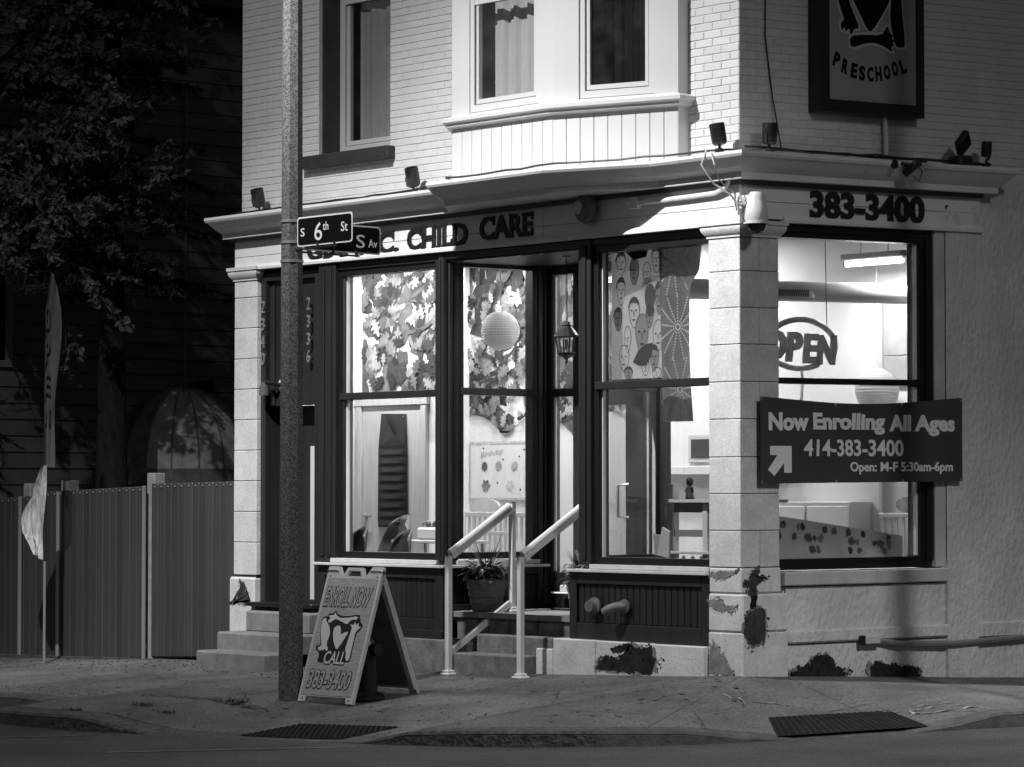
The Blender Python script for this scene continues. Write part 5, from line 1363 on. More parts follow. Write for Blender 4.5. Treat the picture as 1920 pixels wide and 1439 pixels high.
fixture(-6.6, -5.5, 2.4, 3.90, 'lit fluorescent tube over the bulletin board wall', 58)
fixture(-6.5, -5.4, .8, 3.90, 'lit fluorescent tube in front of the wooden door', 130)

# ---- mural of oak branches
def oak(R, s):
    a0 = R.uniform(0, 2 * pi); pts = []
    for i in range(9):
        t = i / 8; w = (.16 + .34 * sin(pi * min(1, t * 1.15))) * (1.15 if i % 2 else .26); pts.append((t, w))
    out = [(t * s, w * s * .8) for t, w in pts] + [(t * s, -w * s * .8) for t, w in pts[::-1]]
    out = smooth_poly(out, 1)
    return [(a * cos(a0) - b * sin(a0), a * sin(a0) + b * cos(a0)) for a, b in out]
pm = [mat('mural_%s' % k, v, .8, var=.45, scale=7, detail=8) for k, v in (('black', .012), ('dark', .03), ('mid', .075), ('grey', .16), ('pale', .32))]
def mural(x0, x1, z0, z1, y, seed, label, dens=1.0, low=None):
    R = random.Random(seed); root = thing('mural', label, 'mural', ((x0 + x1) / 2, y, z0)); lays = 0
    def cl(p): return [(min(x1, max(x0, a)), min(z1, max(z0 if low is None else low(a), b))) for a, b in p]
    area = (x1 - x0) * (z1 - z0); m = MB(); h = [0.0]
    def put(poly, k):
        h[0] += .00004; m.cm = k; c = cl(poly)
        xs = [a for a, b in c]; zs = [b for a, b in c]
        if max(xs) - min(xs) < .03 or max(zs) - min(zs) < .03: return
        m.add([(a, y - .001 - h[0], b) for a, b in c], [tuple(range(len(c)))])
    def blot(cx, cz, s, n, k):
        a0 = R.uniform(0, 6.3); sx = R.uniform(.7, 1.3)
        put([(cx + s * sx * R.uniform(.55, 1.1) * cos(a0 + 2 * pi * i / n), cz + s * R.uniform(.55, 1.1) * sin(a0 + 2 * pi * i / n)) for i in range(n)], k)
    for i in range(int(24 * area * dens)):
        cx, cz = R.uniform(x0, x1), R.uniform(z0, z1)
        for j in range(R.choice((3, 4, 5))): blot(cx + R.uniform(-.16, .16), cz + R.uniform(-.14, .14), R.uniform(.06, .17), R.choice((4, 4, 5, 7)), R.choice((0, 1, 1, 2, 2, 3)))
    for i in range(int(6 * area * dens)):      # branches
        px, pz = R.uniform(x0, x1), R.uniform(z0, z1); a = R.uniform(-.4, 1.0); w = R.uniform(.02, .04); P = []
        for k in range(12):
            P.append((px, pz)); px += .06 * cos(a); pz += .06 * sin(a); a += R.uniform(-.12, .28)
        L_ = [(p[0] - w / 2 * sin(.5), p[1] + w / 2) for p in P]; R_ = [(p[0] + w / 2 * sin(.5), p[1] - w / 2) for p in P]
        for k in range(11): put([L_[k], L_[k + 1], R_[k + 1], R_[k]], 2 if i % 3 else 1)
    for i in range(int(40 * area * dens)):
        cx, cz = R.uniform(x0, x1), R.uniform(z0, z1); s = R.uniform(.12, .21); k = R.choice((0, 1, 2, 3, 3, 4))
        put([(cx + a, cz + b) for a, b in oak(R, s)], k)
    m.build('painted_foliage', pm, root, kind='stuff')
mural(-6.80, -5.31, 2.48, 3.95, 1.5, 5, 'painted oak branch mural above the wooden door', 1.15)
mural(-6.87, -4.0, 2.05, 3.95, 3.0, 8, 'painted oak branch mural over the bulletin board', 1.0, lambda a: 2.06 + .25 * abs(sin(a * 3)))

# ---- wooden door, organiser
idr = thing('interior_door', 'pale wooden interior door with lever handle behind front window', 'door', (-6.3, 1.49, ZF))
MB().cbox(-6.77, -5.84, 1.475, 1.499, ZF + .01, 2.355, .003).build('slab', wood, idr)
MB().cbox(-6.86, -6.775, 1.455, 1.499, ZF, 2.358, .004).build('casing', wood, idr); MB().cbox(-5.835, -5.75, 1.455, 1.499, ZF, 2.358, .004).build('casing', wood, idr); MB().cbox(-6.88, -5.73, 1.45, 1.499, 2.36, 2.46, .004).build('head_casing', wood, idr)
MB().lathe([(.03, 0), (.03, .012), (.018, .02), (.018, .05), (0, .05)], (-6.70, 1.475, 1.26), 14, Matrix(((1, 0, 0), (0, 0, -1), (0, 1, 0)))).tube([(-6.70, 1.43, 1.26), (-6.66, 1.42, 1.255), (-6.58, 1.425, 1.25)], .013, 8).build('lever_handle', steel, idr, smooth=True)
for z in (.75, 1.35, 2.1): MB().cbox(-5.845, -5.828, 1.462, 1.474, z, z + .1, .003).build('hinge', black_m, idr)
og = thing('hanging_organizer', 'black fabric pocket organizer hanging on the wooden door', 'organizer', (-6.25, 1.46, 2.27))
felt = mat('organizer_fabric', .014, .6, var=.4, scale=14)
MB().add([(-6.45, 1.46, 2.28), (-6.06, 1.465, 2.27), (-6.04, 1.455, 1.95), (-6.03, 1.455, 1.20), (-6.50, 1.455, 1.20), (-6.49, 1.455, 1.95)], [(0, 1, 2, 3, 4, 5)]).build('backing', felt, og)
for i in range(9):
    zb = 1.93 - i * .088; m = MB(); n = 8; vs = []
    for k in range(n + 1):
        x = -6.49 + .455 * k / n; b = .028 * sin(pi * k / n) ** .6
        vs += [(x, 1.452, zb - .085), (x, 1.452 - b * 1.3, zb - .06), (x, 1.452 - b, zb - .006 - .012 * sin(pi * k / n))]
    m.add(vs, [(3 * k + j, 3 * k + 3 + j, 3 * k + 4 + j, 3 * k + 1 + j) for k in range(n) for j in range(2)]); m.build('pocket', felt, og, smooth=True)
m = MB(); m.add([(-6.46, 1.45, 2.12), (-6.36, 1.42, 2.26), (-6.2, 1.43, 2.05), (-6.06, 1.44, 2.14), (-6.05, 1.45, 1.95), (-6.48, 1.45, 1.95)], [(0, 1, 2), (2, 3, 4), (0, 2, 5), (2, 4, 5)]); m.build('folded_top_pocket', felt, og)
for x in (-6.40, -6.1): MB().lathe([(.009, 0), (.007, .006), (0, .006)], (x, 1.462, 2.245), 8, Matrix(((1, 0, 0), (0, 0, -1), (0, 1, 0)))).build('grommet', steel, og)

# ---- toddler chairs and tray by the front window
chair_m = mat('chair_dark', .03, .5); chair_g = mat('chair_grey', .14, .5)
def shell_chair(x, y, zt, w, label, mt, slot=False):
    t = thing('toddler_chair', label, 'chair', (x, y, ZF), 'small moulded chairs by the front window')
    m = MB(); n = 14; vs = []; rows = 8
    for j in range(rows + 1):
        v = j / rows
        for i in range(n + 1):
            u = -1 + 2 * i / n; ww = w * (1 - .55 * v ** 3); yy = y + .10 * (1 - u * u) - .1
            vs.append((x + u * ww, yy + .10 * v, zt - .42 + .42 * v - .10 * abs(u) ** 2.5 * v))
    m.add(vs, [(j * (n + 1) + i, j * (n + 1) + i + 1, (j + 1) * (n + 1) + i + 1, (j + 1) * (n + 1) + i) for j in range(rows) for i in range(n)])
    b = m.build('back_shell', mt, t, smooth=True); md = b.modifiers.new('s', 'SOLIDIFY'); md.thickness = .02
    MB().cbox(x - w, x + w, y - .3, y + .02, zt - .45, zt - .425, .008).build('seat', mt, t)
    for a in (-1, 1):
        for yy in (y - .26, y): MB().tube([(x + a * w * .8, yy, zt - .44), (x + a * w * .95, yy, ZF)], .014, 6).build('leg', steel, t)
    if slot: MB().cbox(x - .05, x + .05, y - .02, y - .0, zt - .1, zt - .06, .008).build('grip_slot', black_m, t)
shell_chair(-5.78, .62, 1.16, .17, 'dark moulded toddler chair nearest the window post', chair_m)
shell_chair(-5.02, .55, 1.14, .17, 'dark moulded toddler chair in front of the white tray', chair_m)
shell_chair(-5.62, 1.0, 1.27, .22, 'grey toddler chair with grip slot behind the dark chairs', chair_g, True)
tb = thing('activity_table', 'low table with white tray and toys behind the chairs', 'table', (-5.2, 1.0, ZF))
MB().cbox(-5.55, -4.6, .85, 1.30, 1.0, 1.03, .006).build('table_top', vinyl, tb)
for a, b in ((-5.5, .9), (-4.65, .9), (-5.5, 1.25), (-4.65, 1.25)): MB().tube([(a, b, 1.0), (a, b, ZF)], .018, 8).build('leg', steel, tb)
ty = thing('toy_tray', 'white plastic toy tray standing on the low table', 'tray', (-5.1, 1.05, 1.03))
MB().cbox(-5.32, -4.95, .98, 1.2, 1.032, 1.15, .02).build('tray_body', vinyl, ty)
MB().tube([(-5.32, 1.1, 1.15), (-5.36, 1.1, 1.19), (-5.28, 1.1, 1.21), (-5.22, 1.1, 1.16)], .012, 8).build('tray_loop', vinyl, ty)
for i, x in enumerate((-5.25, -5.15, -5.05)): MB().lathe([(.03, 0), (.03, .04), (.015, .06), (0, .06)], (x, 1.08, 1.152), 10).build('toy_knob', chair_g, ty)

# ---- bulletin board with paper shapes
bb = thing('bulletin_board', 'white birthday bulletin board with paper stars and flowers', 'bulletin board', (-6.3, 2.99, 1.4))
MB().box(-6.86, -5.70, 2.985, 2.997, 1.41, 2.02).build('board', mat('board_paper', .72, .8, var=.02, scale=3), bb)
brd = mat('border_paper', .5, .8, var=.3, scale=30)
MB().box(-6.86, -5.70, 2.98, 2.984, 1.41, 1.435).build('border', brd, bb); MB().box(-6.86, -5.70, 2.98, 2.984, 1.995, 2.02).build('border', brd, bb); MB().box(-6.86, -6.84, 2.98, 2.984, 1.436, 1.994).build('border', brd, bb)
def star(cx, cz, r, n, inner, k):
    m = MB(); m.prism([(cx + (r if i % 2 else r * inner) * cos(pi * i / n), cz + (r if i % 2 else r * inner) * sin(pi * i / n)) for i in range(2 * n)], (0, 2.978, 0), (1, 0, 0), (0, 0, 1), (0, 1, 0), .003); m.build('paper_star', k, bb)
def flower(cx, cz, r, k):
    m = MB(); m.prism([(cx + r * (.8 + .2 * cos(6 * a)) * cos(a), cz + r * (.8 + .2 * cos(6 * a)) * sin(a)) for a in [2 * pi * i / 48 for i in range(48)]], (0, 2.978, 0), (1, 0, 0), (0, 0, 1), (0, 1, 0), .003); m.build('paper_flower', k, bb)
star(-6.62, 1.76, .055, 13, .65, pm[2]); star(-6.40, 1.765, .055, 13, .65, pm[4]); star(-6.15, 1.76, .055, 13, .65, pm[4]); star(-5.92, 1.77, .055, 13, .65, pm[4])
flower(-6.60, 1.56, .07, pm[3]); flower(-6.22, 1.56, .065, vinyl); flower(-5.88, 1.57, .065, vinyl)
for a, b in ((-6.64, 1.95), (-6.0, 1.93), (-6.08, 1.86), (-6.42, 1.59), (-6.06, 1.52), (-6.33, 1.83)): MB().lathe([(.011, 0), (.008, .006), (0, .007)], (a, 2.984, b), 8, Matrix(((1, 0, 0), (0, 0, -1), (0, 1, 0)))).build('push_pin', black_m, bb)
m = MB(); place_text(m, 'Birthday', -6.68, -6.33, 1.85, 1.93, (0, 2.983, 0), *FX, .001, -.004, .2, lambda a, b: (a, b + (a + 6.5) * .12)); m.build('handwriting', pm[4], bb)

# ---- cot rails and little furniture below the board
ct = thing('cot', 'pale wooden slatted cot under the bulletin board', 'cot', (-5.7, 2.4, ZF))
MB().cbox(-6.3, -4.9, 2.38, 2.42, 1.24, 1.29, .006).build('top_rail', wood, ct); MB().cbox(-6.3, -4.9, 2.38, 2.42, .55, .6, .006).build('bottom_rail', wood, ct)
for i in range(18): MB().cbox(-6.28 + i * .08, -6.25 + i * .08, 2.39, 2.41, .6, 1.24, .004).build('slat', wood, ct)
MB().cbox(-5.95, -5.55, 2.33, 2.36, 1.06, 1.10, .005).build('ladder_rung', wood, ct)
ch_ = thing('child_chair', 'white rounded child chair back behind the cot', 'chair', (-6.3, 2.75, ZF))
MB().prism(smooth_poly([(-6.55, 1.25), (-6.55, 1.42), (-6.1, 1.42), (-6.1, 1.25)], 2), (0, 2.72, 0), (1, 0, 0), (0, 0, 1), (0, 1, 0), .03).build('backrest', vinyl, ch_)
for x in (-6.5, -6.15): MB().tube([(x, 2.73, 1.3), (x, 2.73, ZF)], .016, 8).build('leg', vinyl, ch_)
MB().cbox(-6.55, -6.1, 2.45, 2.72, .85, .88, .006).build('seat', vinyl, ch_)

# ---- paper lanterns
paper = mat('rice_paper', .72, .8); translucent(paper, .5)
def plantern(x, y, z, r, label):
    t = thing('paper_lantern', label, 'paper lantern', (x, y, z), 'round white paper lanterns')
    prof = []
    N_ = 44
    for i in range(N_ + 1):
        a = -pi / 2 * .93 + pi * .93 * i / N_; prof.append((r * cos(a) * (1.0 if i % 2 else .978), r * sin(a)))
    MB().lathe(prof, (x, y, z), 32).build('shade', paper, t)
    for s in (-1, 1): MB().tube([(x + s * .03, y, z + r * .98), (x, y, z + r * 1.35)], .003, 5).build('wire', steel, t)
    MB().tube([(x, y, z + r * 1.3), (x, y, ZC)], .005, 5).build('cord', vinyl, t)
plantern(-4.335, 1.2, 3.02, .186, 'round white paper lantern in the recessed entrance window')
plantern(-.96, 2.74, 2.40, .2, 'round white paper lantern behind the side window rail')
MB().tube([(-4.1, 1.15, 3.5), (-4.05, 1.15, 3.36), (-3.97, 1.15, 3.33), (-3.88, 1.15, 3.37), (-3.84, 1.15, 3.48), (-3.84, 1.15, 3.7)], .007, 6).build('cord_loop', vinyl, None, True, 'white cord looping from the ceiling beside paper lantern', 'cord', at=(-4, 1.15, 3.4))

# ---- curtains in the right-hand front window
def hanging(x0, x1, z0, z1, y, amp, waves, ph): return lambda x: y + amp * sin((x - x0) / (x1 - x0) * waves * 2 * pi + ph)
fc = thing('face_curtain', 'pale curtain printed with drawn faces in the front window', 'curtain', (-1.5, .3, 3.58))
fy = hanging(-1.84, -1.20, 2.46, 3.6, .30, .008, 2, 0)
fab = translucent(mat('face_fabric', .72, .9, var=.1, scale=4), .72)
def cloth_sheet(x0, x1, z0, z1, fy, mt, name, par, n=40, holes=None):
    m = MB(); vs = [(lerp(x0, x1, i / n), fy(lerp(x0, x1, i / n)), z) for z in (z0, z1) for i in range(n + 1)]
    m.add(vs, [(i, i + 1, n + 2 + i, n + 1 + i) for i in range(n)]); return m.build(name, mt, par)
cloth_sheet(-1.84, -1.20, 2.46, 3.60, fy, fab, 'fabric', fc)
def prt(name, par, poly, k, h, fyy):
    if name == 'hair_print':
        return MB().add([(a, fyy(a) - h, b) for a, b in poly], [tuple(range(len(poly)))]).build(name, k, par)
    m = MB(); c = (sum(a for a, b in poly) / len(poly), sum(b for a, b in poly) / len(poly))
    vs = [(a, fyy(a) - h, b) for a, b in poly]; vs.append((c[0], fyy(c[0]) - h, c[1])); n = len(poly)
    m.add(vs, [(i, (i + 1) % n, n) for i in range(n)]); return m.build(name, k, par)
def ell(cx, cz, a, b, n=18, taper=0.): return [(cx + a * cos(2 * pi * i / n) * (1 - taper * (1 - sin(2 * pi * i / n)) / 2), cz + b * sin(2 * pi * i / n)) for i in range(n)]
R = random.Random(12)
skin_p = mat('print_face_pale', .75, .9); skin_g = mat('print_face_grey', .42, .9); skin_d = mat('print_face_dark', .16, .9); hair_p = mat('print_hair', .04, .9)
for q_ in (skin_p, skin_g, skin_d): translucent(q_, .7)
faces = [(-1.72, 3.46, .07, .10, 0), (-1.55, 3.38, .055, .11, 1), (-1.40, 3.36, .06, .09, 0), (-1.27, 3.47, .06, .11, 0), (-1.72, 3.22, .065, .12, 0), (-1.36, 3.14, .08, .12, 2), (-1.55, 3.03, .065, .13, 0), (-1.76, 2.98, .055, .10, 1),
         (-1.63, 2.80, .05, .11, 0), (-1.46, 2.84, .085, .17, 1), (-1.25, 2.82, .075, .13, 0), (-1.24, 3.14, .05, .14, 1), (-1.68, 2.64, .08, .11, 0), (-1.30, 2.63, .06, .11, 1), (-1.42, 2.56, .055, .075, 0), (-1.62, 2.51, .06, .05, 1), (-1.27, 2.5, .06, .045, 0), (-1.36, 2.98, .055, .09, 1)]
for i, (x, z, a, b, k) in enumerate(faces):
    e0, e1 = ell(x, z, a, b, 22, .35), ell(x, z, a + .007, b + .007, 22, .35)
    MB().add([(p_, fy(p_) - .003 - i * .0002, q_) for p_, q_ in e0 + e1], [(j, (j + 1) % 22, 22 + (j + 1) % 22, 22 + j) for j in range(22)]).build('face_outline', hair_p, fc)
    if k: prt('face_print', fc, e0, (skin_p, skin_g, skin_d)[k], .0028 + i * .0002, fy)
    if k < 2:
        h = .009
        for s in (-1, 1): prt('eye_print', fc, ell(x + s * a * .38, z + b * .12, a * .17, b * .06, 8), hair_p, h, fy)
        prt('nose_print', fc, [(x - .004, z + b * .1), (x + .004, z + b * .1), (x + .008, z - b * .25), (x - .002, z - b * .25)], skin_d, h, fy)
        prt('mouth_print', fc, ell(x, z - b * .5, a * .3, b * .06, 8), hair_p, h, fy)
        if R.random() < .6: prt('hair_print', fc, [(x + (a + .004) * cos(t), z + (b + .006) * sin(t)) for t in [pi * q / 8 for q in range(9)]] + [(x - a * .7, z + b * .55), (x, z + b * .65), (x + a * .7, z + b * .55)], (hair_p, skin_d)[i % 2], h + .0005, fy)
prt('dark_leaf_print', fc, [(-1.56, 2.60), (-1.50, 2.70), (-1.42, 2.75), (-1.31, 2.76), (-1.33, 2.66), (-1.40, 2.57), (-1.50, 2.57)], hair_p, .011, fy)
prt('dark_cap_print', fc, ell(-1.35, 3.04, .06, .05, 12), hair_p, .0112, fy)
prt('dark_hair_print', fc, [(-1.70, 3.59), (-1.36, 3.59), (-1.40, 3.5), (-1.55, 3.48)], hair_p, .0114, fy)
sc_ = thing('star_curtain', 'grey curtain with punched starburst dots in the front window', 'curtain', (-1, .26, 3.59))
sfab = translucent(mat('star_fabric', .2, .9, var=.2, scale=5), .5)
sy = hanging(-1.235, -.80, 2.08, 3.6, .27, .012, 1.5, 1)
m = MB(); n = 30; rows = 12; vs = []
for j in range(rows + 1):
    z = lerp(2.08, 3.60, j / rows); xr = -.80 - .06 * sin(pi * (z - 2.08) / 1.52) + (.10 if z > 3.32 else 0)
    for i in range(n + 1):
        x = lerp(-1.235 + .05 * (1 - j / rows), xr, i / n); vs.append((x, sy(x), z))
m.add(vs, [(j * (n + 1) + i, j * (n + 1) + i + 1, (j + 1) * (n + 1) + i + 1, (j + 1) * (n + 1) + i) for j in range(rows) for i in range(n)]); m.build('fabric', sfab, sc_)
dm = MB(); dotm = translucent(mat('dot_white', .9, .7), .6)
for cx, cz, nr in ((-1.03, 3.42, 12), (-.99, 2.88, 13), (-.97, 2.35, 11)):
    for k in range(nr):
        a = 2 * pi * k / nr + .13
        for q in range(1, 12):
            r = q * .022; x, z = cx + r * cos(a), cz + r * sin(a) * 1.15
            if -1.2 < x < -.83 and 2.1 < z < 3.58: dm.add([(x + .0095 * cos(t * pi / 3), sy(x) - .004, z + .0095 * sin(t * pi / 3)) for t in range(6)], [tuple(range(6))])
dm.build('punched_dots', dotm, sc_, kind='stuff')
MB().tube([(-1.9, .31, 3.60), (-.35, .29, 3.61)], .009, 6).build('curtain_rod', steel, None, True, 'thin curtain rod across the right-hand front window', 'rod', at=(-1.9, .31, 3.6))

# ---- OPEN sign hanging in the side window
op = thing('open_sign', 'oval neon OPEN sign hanging in the side window, unlit', 'open sign', (-.24, .95, 2.7))
neon = translucent(mat('neon_tube_grey', .62, .25, var=.3, scale=12), .5); ox = -.24
def arc_pts(cy, cz, a, b, t0, t1, n=24): return [(ox, cy + a * cos(lerp(t0, t1, i / n)), cz + b * sin(lerp(t0, t1, i / n))) for i in range(n + 1)]
MB().tube(arc_pts(.985, 2.66, .44, .26, radians(18), radians(162)), .024, 10).build('upper_arc', neon, op, smooth=True)
MB().tube(arc_pts(.955, 2.76, .44, .25, radians(205), radians(302)), .024, 10).build('lower_arc', neon, op, smooth=True)
MB().tube([(ox, 1.40, 2.745), (ox, 1.41, 2.70), (ox, 1.37, 2.56)], .02, 8).build('end_stroke', neon, op, smooth=True)
for ch, a0, a1 in (('O', .52, .78), ('P', .78, .98), ('E', .99, 1.17), ('N', 1.16, 1.40)):
    m = MB(); vs, fs = text_mb(ch, 1, .5, .045, .12); A0, A1, B0, B1 = bounds(vs); sl_ = .05
    m.add([(ox + (.03 if v.z > 0 else 0), a0 + (v.x - A0) / (A1 - A0) * (a1 - a0), 2.575 - (a0 - .55) * sl_ + (v.y - B0) / (B1 - B0) * .25) for v in vs], fs); m.build('letter', neon, op)
    m = MB(); vs, fs = text_mb(ch, 1, .5, -.02, .12); A0, A1, B0, B1 = bounds(vs); e = .018
    m.add([(ox + (.034 if v.z > 0 else .031), a0 + e + (v.x - A0) / (A1 - A0) * (a1 - a0 - 2 * e), 2.575 + e - (a0 - .55) * sl_ + (v.y - B0) / (B1 - B0) * (.25 - 2 * e)) for v in vs], fs); m.build('tube_letter', mat('neon_inner', .75, .3), op)
for y in (.70, 1.30): MB().tube([(ox, y, 2.9 if y < 1 else 2.84), (ox, y - .02, 3.70)], .004, 5).build('chain', steel, op)
MB().tube([(ox - .02, 1.0, 2.52), (ox - .03, 1.03, 2.40), (ox - .02, 1.0, 2.25)], .012, 6).build('power_cord', neon, op)

# ---- duct, vent
dd = Vector((.366, .93, 0)).normalized(); duct = thing('air_duct', 'white round air duct under the ceiling with a grille', 'duct', (-1.6, 2.2, 3.27))
dm_ = mat('duct_white', .66, .4)
c0 = Vector((-.95, 1.45, 3.235)); 
MB().tube([c0 - dd * 1.2, c0 + dd * 1.4], .088, 24).build('pipe', dm_, duct, smooth=True)
gv = thing('duct_grille', 'slotted air grille on the white duct', 'grille', tuple(c0 - dd * .35)) ; gv.parent = None
Mg = Matrix.Translation(c0 + dd * .10 + Vector((.075, -.03, -.03))) @ Matrix.Rotation(math.atan2(dd.y, dd.x), 4, 'Z') @ Matrix.Rotation(radians(-25), 4, 'X')
MB().cbox(-.2, .2, -.02, .02, -.055, .055, .01).xf(Mg).build('plate', vinyl, gv)
for i in range(18): MB().cbox(-.15 + i * .0172, -.143 + i * .0172, -.026, -.019, -.032, .032, .001).xf(Mg).build('slot', pm[2], gv)
# ---- right-hand room furniture
shf = thing('wooden_shelf', 'pale wooden shelf unit with posts behind corner pilaster', 'shelf', (-1.4, .9, ZF))
MB().cbox(-1.72, -1.66, .86, .94, ZF, 1.56, .005).build('post', wood, shf); MB().cbox(-.62, -.55, .86, .94, ZF, 1.66, .005).build('post', wood, shf); MB().cbox(-1.30, -1.24, .86, .94, ZF, 1.38, .005).build('post', wood, shf)
MB().cbox(-1.72, -.55, .80, 1.15, 1.395, 1.425, .004).build('shelf_board', wood, shf); MB().cbox(-1.66, -.62, .87, .90, 1.31, 1.394, .004).build('apron', wood_d, shf); MB().cbox(-1.66, -.62, .80, 1.15, .95, .975, .004).build('shelf_board', wood, shf); MB().cbox(-1.66, -.62, .87, .9, 1.10, 1.16, .004).build('apron', wood_d, shf)
for i in range(9): MB().cbox(-1.62 + i * .11, -1.585 + i * .11, .93, .945, .46, .93, .003).build('slat', wood, shf)
def doll(x, y, z, label, dk, lt):
    t = thing('toy_figure', label, 'toy', (x, y, z), 'small toy figures on the wooden shelf')
    MB().lathe([(.035, 0), (.038, .01), (.034, .05), (.036, .06), (.03, .10), (.018, .115), (0, .116)], (x, y, z), 14).build('body', lt, t, smooth=True)
    MB().lathe([(.012, .112), (.026, .125), (.033, .15), (.028, .175), (.012, .188), (0, .19)], (x, y, z), 14).build('head', dk, t, smooth=True)
    MB().lathe([(.042, -.0), (.042, .012), (0, .013)], (x, y, z), 14).build('base', hair_p, t)
    for s in (-1, 1): MB().tube([(x + s * .03, y, z + .10), (x + s * .045, y - .01, z + .06)], .01, 6).build('arm', dk, t)
doll(-1.47, .88, 1.426, 'dark haired toy figure on the shelf left of pilaster', hair_p, skin_g)
doll(-1.07, .9, 1.426, 'dark toy figure on the shelf right of pilaster', hair_p, skin_d)
doll(-.80, .9, 1.426, 'dark toy figure with pale trousers on the shelf', hair_p, skin_p)
vt = thing('wall_grille', 'dark mesh return grille in white frame on the back wall', 'grille', (-3.4, 2.99, 1.9))
MB().box(-3.60, -3.1, 2.975, 2.999, 1.78, 2.04).build('frame', vinyl, vt); MB().box(-3.56, -3.14, 2.97, 2.974, 1.82, 2.0).build('mesh_back', hair_p, vt)
for i in range(14): MB().add([(-3.56 + i * .03, 2.968, 1.82), (-3.555 + i * .03, 2.968, 1.82), (-3.525 + i * .03, 2.968, 2.0), (-3.53 + i * .03, 2.968, 2.0)], [(0, 1, 2, 3)]).build('wire', pm[2], vt)
hk = thing('wall_shelf', 'white ledge shelf on the back wall below the grille', 'shelf', (-3.4, 2.9, 1.7))
MB().cbox(-4.1, -2.2, 2.88, 2.998, 1.66, 1.74, .004).build('ledge', wall_in, hk)
dp = thing('cupboard', 'pale panelled cupboard against the back wall', 'cupboard', (-2.2, 2.9, ZF))
MB().cbox(-2.9, -1.25, 2.7, 2.998, ZF, 1.40, .006).build('carcass', vinyl, dp)
for x in (-2.88, -2.33, -1.78): MB().cbox(x + .01, x + .52, 2.68, 2.699, ZF + .05, 1.36, .004).build('cupboard_door', wall_in, dp)
pn = thing('notice_panel', 'grey notice panels on the back wall seen in the side window', 'panel', (-.8, 2.98, 2.6))
MB().cbox(-1.09, -.55, 2.97, 2.998, 2.72, 3.24, .004).build('panel', mat('grey_panel', .35, .7, var=.2, scale=5), pn); MB().cbox(-1.09, -.55, 2.97, 2.998, 2.45, 2.715, .004).build('panel', mat('grey_panel', .35, .7), pn); MB().cbox(-1.14, -1.10, 2.96, 2.998, 1.0, 3.3, .004).build('white_trim', vinyl, pn)
c2 = thing('cot', 'white slatted cot at the far end of the side window', 'cot', (-.75, 2.85, ZF))
MB().cbox(-1.0, -.35, 2.8, 2.84, 1.26, 1.30, .005).build('top_rail', vinyl, c2)
for i in range(8): MB().cbox(-.98 + i * .08, -.95 + i * .08, 2.81, 2.83, .6, 1.26, .003).build('slat', vinyl, c2)
MB().cbox(-1.0, -.35, 2.8, 2.84, .56, .6, .005).build('bottom_rail', vinyl, c2)
hb = MB().prism(smooth_poly([(-.85, 1.3), (-.85, 1.45), (-.4, 1.45), (-.4, 1.3)], 2), (0, 2.86, 0), (1, 0, 0), (0, 0, 1), (0, 1, 0), .03).build('headboard', pm[4], c2)
# printed paper roll sagging along the side window sill
pr = thing('printed_paper', 'pale printed paper sheet slumped along the side window sill', 'paper', (-.3, 1.4, .93))
ppm = mat('printed_paper', .5, .5, var=.12, scale=4); m = MB(); n = 24; vs = []
def py_(u, v): 
    y = lerp(.5, 2.20, u); top = lerp(1.30, 1.10, u ** 1.1); z = lerp(.93, top, v); return (-.20 - .05 * v - .03 * sin(pi * v) * (1 - u) + .012 * sin(u * 9), y + .06 * v * u, z)
m.add([py_(i / n, j / 6) for j in range(7) for i in range(n + 1)], [(j * (n + 1) + i, j * (n + 1) + i + 1, (j + 1) * (n + 1) + i + 1, (j + 1) * (n + 1) + i) for j in range(6) for i in range(n)]); m.build('sheet', ppm, pr, smooth=True)
R = random.Random(3)
for i in range(28):
    u, v = R.uniform(.05, .92), R.choice((.25, .55, .82)); s = R.uniform(.03, .05); k = R.choice((1, 2, 2, 3)); m = MB(); nn = 9; vs = []
    for q in range(nn):
        a = 2 * pi * q / nn; du = s * R.uniform(.5, 1.1) * cos(a) / 1.7; dv = s * R.uniform(.5, 1.1) * sin(a) / lerp(.37, .17, u)
        p = py_(min(.97, max(.02, u + du)), min(.96, max(.03, v + dv))); vs.append((p[0] + .006, p[1], p[2]))
    m.add(vs, [tuple(range(nn))]); m.build('print_motif', pm[k], pr)
pb_ = thing('paper_bag', 'folded pale paper leaning on the front window sill', 'paper', (-1.15, .3, .93))
MB().prism([(0, 0), (.14, -.02), (.15, .2), (.06, .24)], (-1.24, .26, .95), (1, 0, 0), (0, 0, 1), (0, 1, 0), .02).build('front_sheet', sill_m, pb_); MB().prism([(0, 0), (.10, 0), (.09, .17), (-.02, .18)], (-1.31, .30, .95), (1, 0, 0), (0, 0, 1), (0, 1, 0), .015).build('rear_sheet', mat('kraft', .35, .7), pb_)
MB().box(-1.93, -.37, .14, .42, .90, .925).build('window_board', wood_d, bld); MB().box(-5.34, -3.8, .14, .42, .90, .925).build('window_board', wood_d, bld)
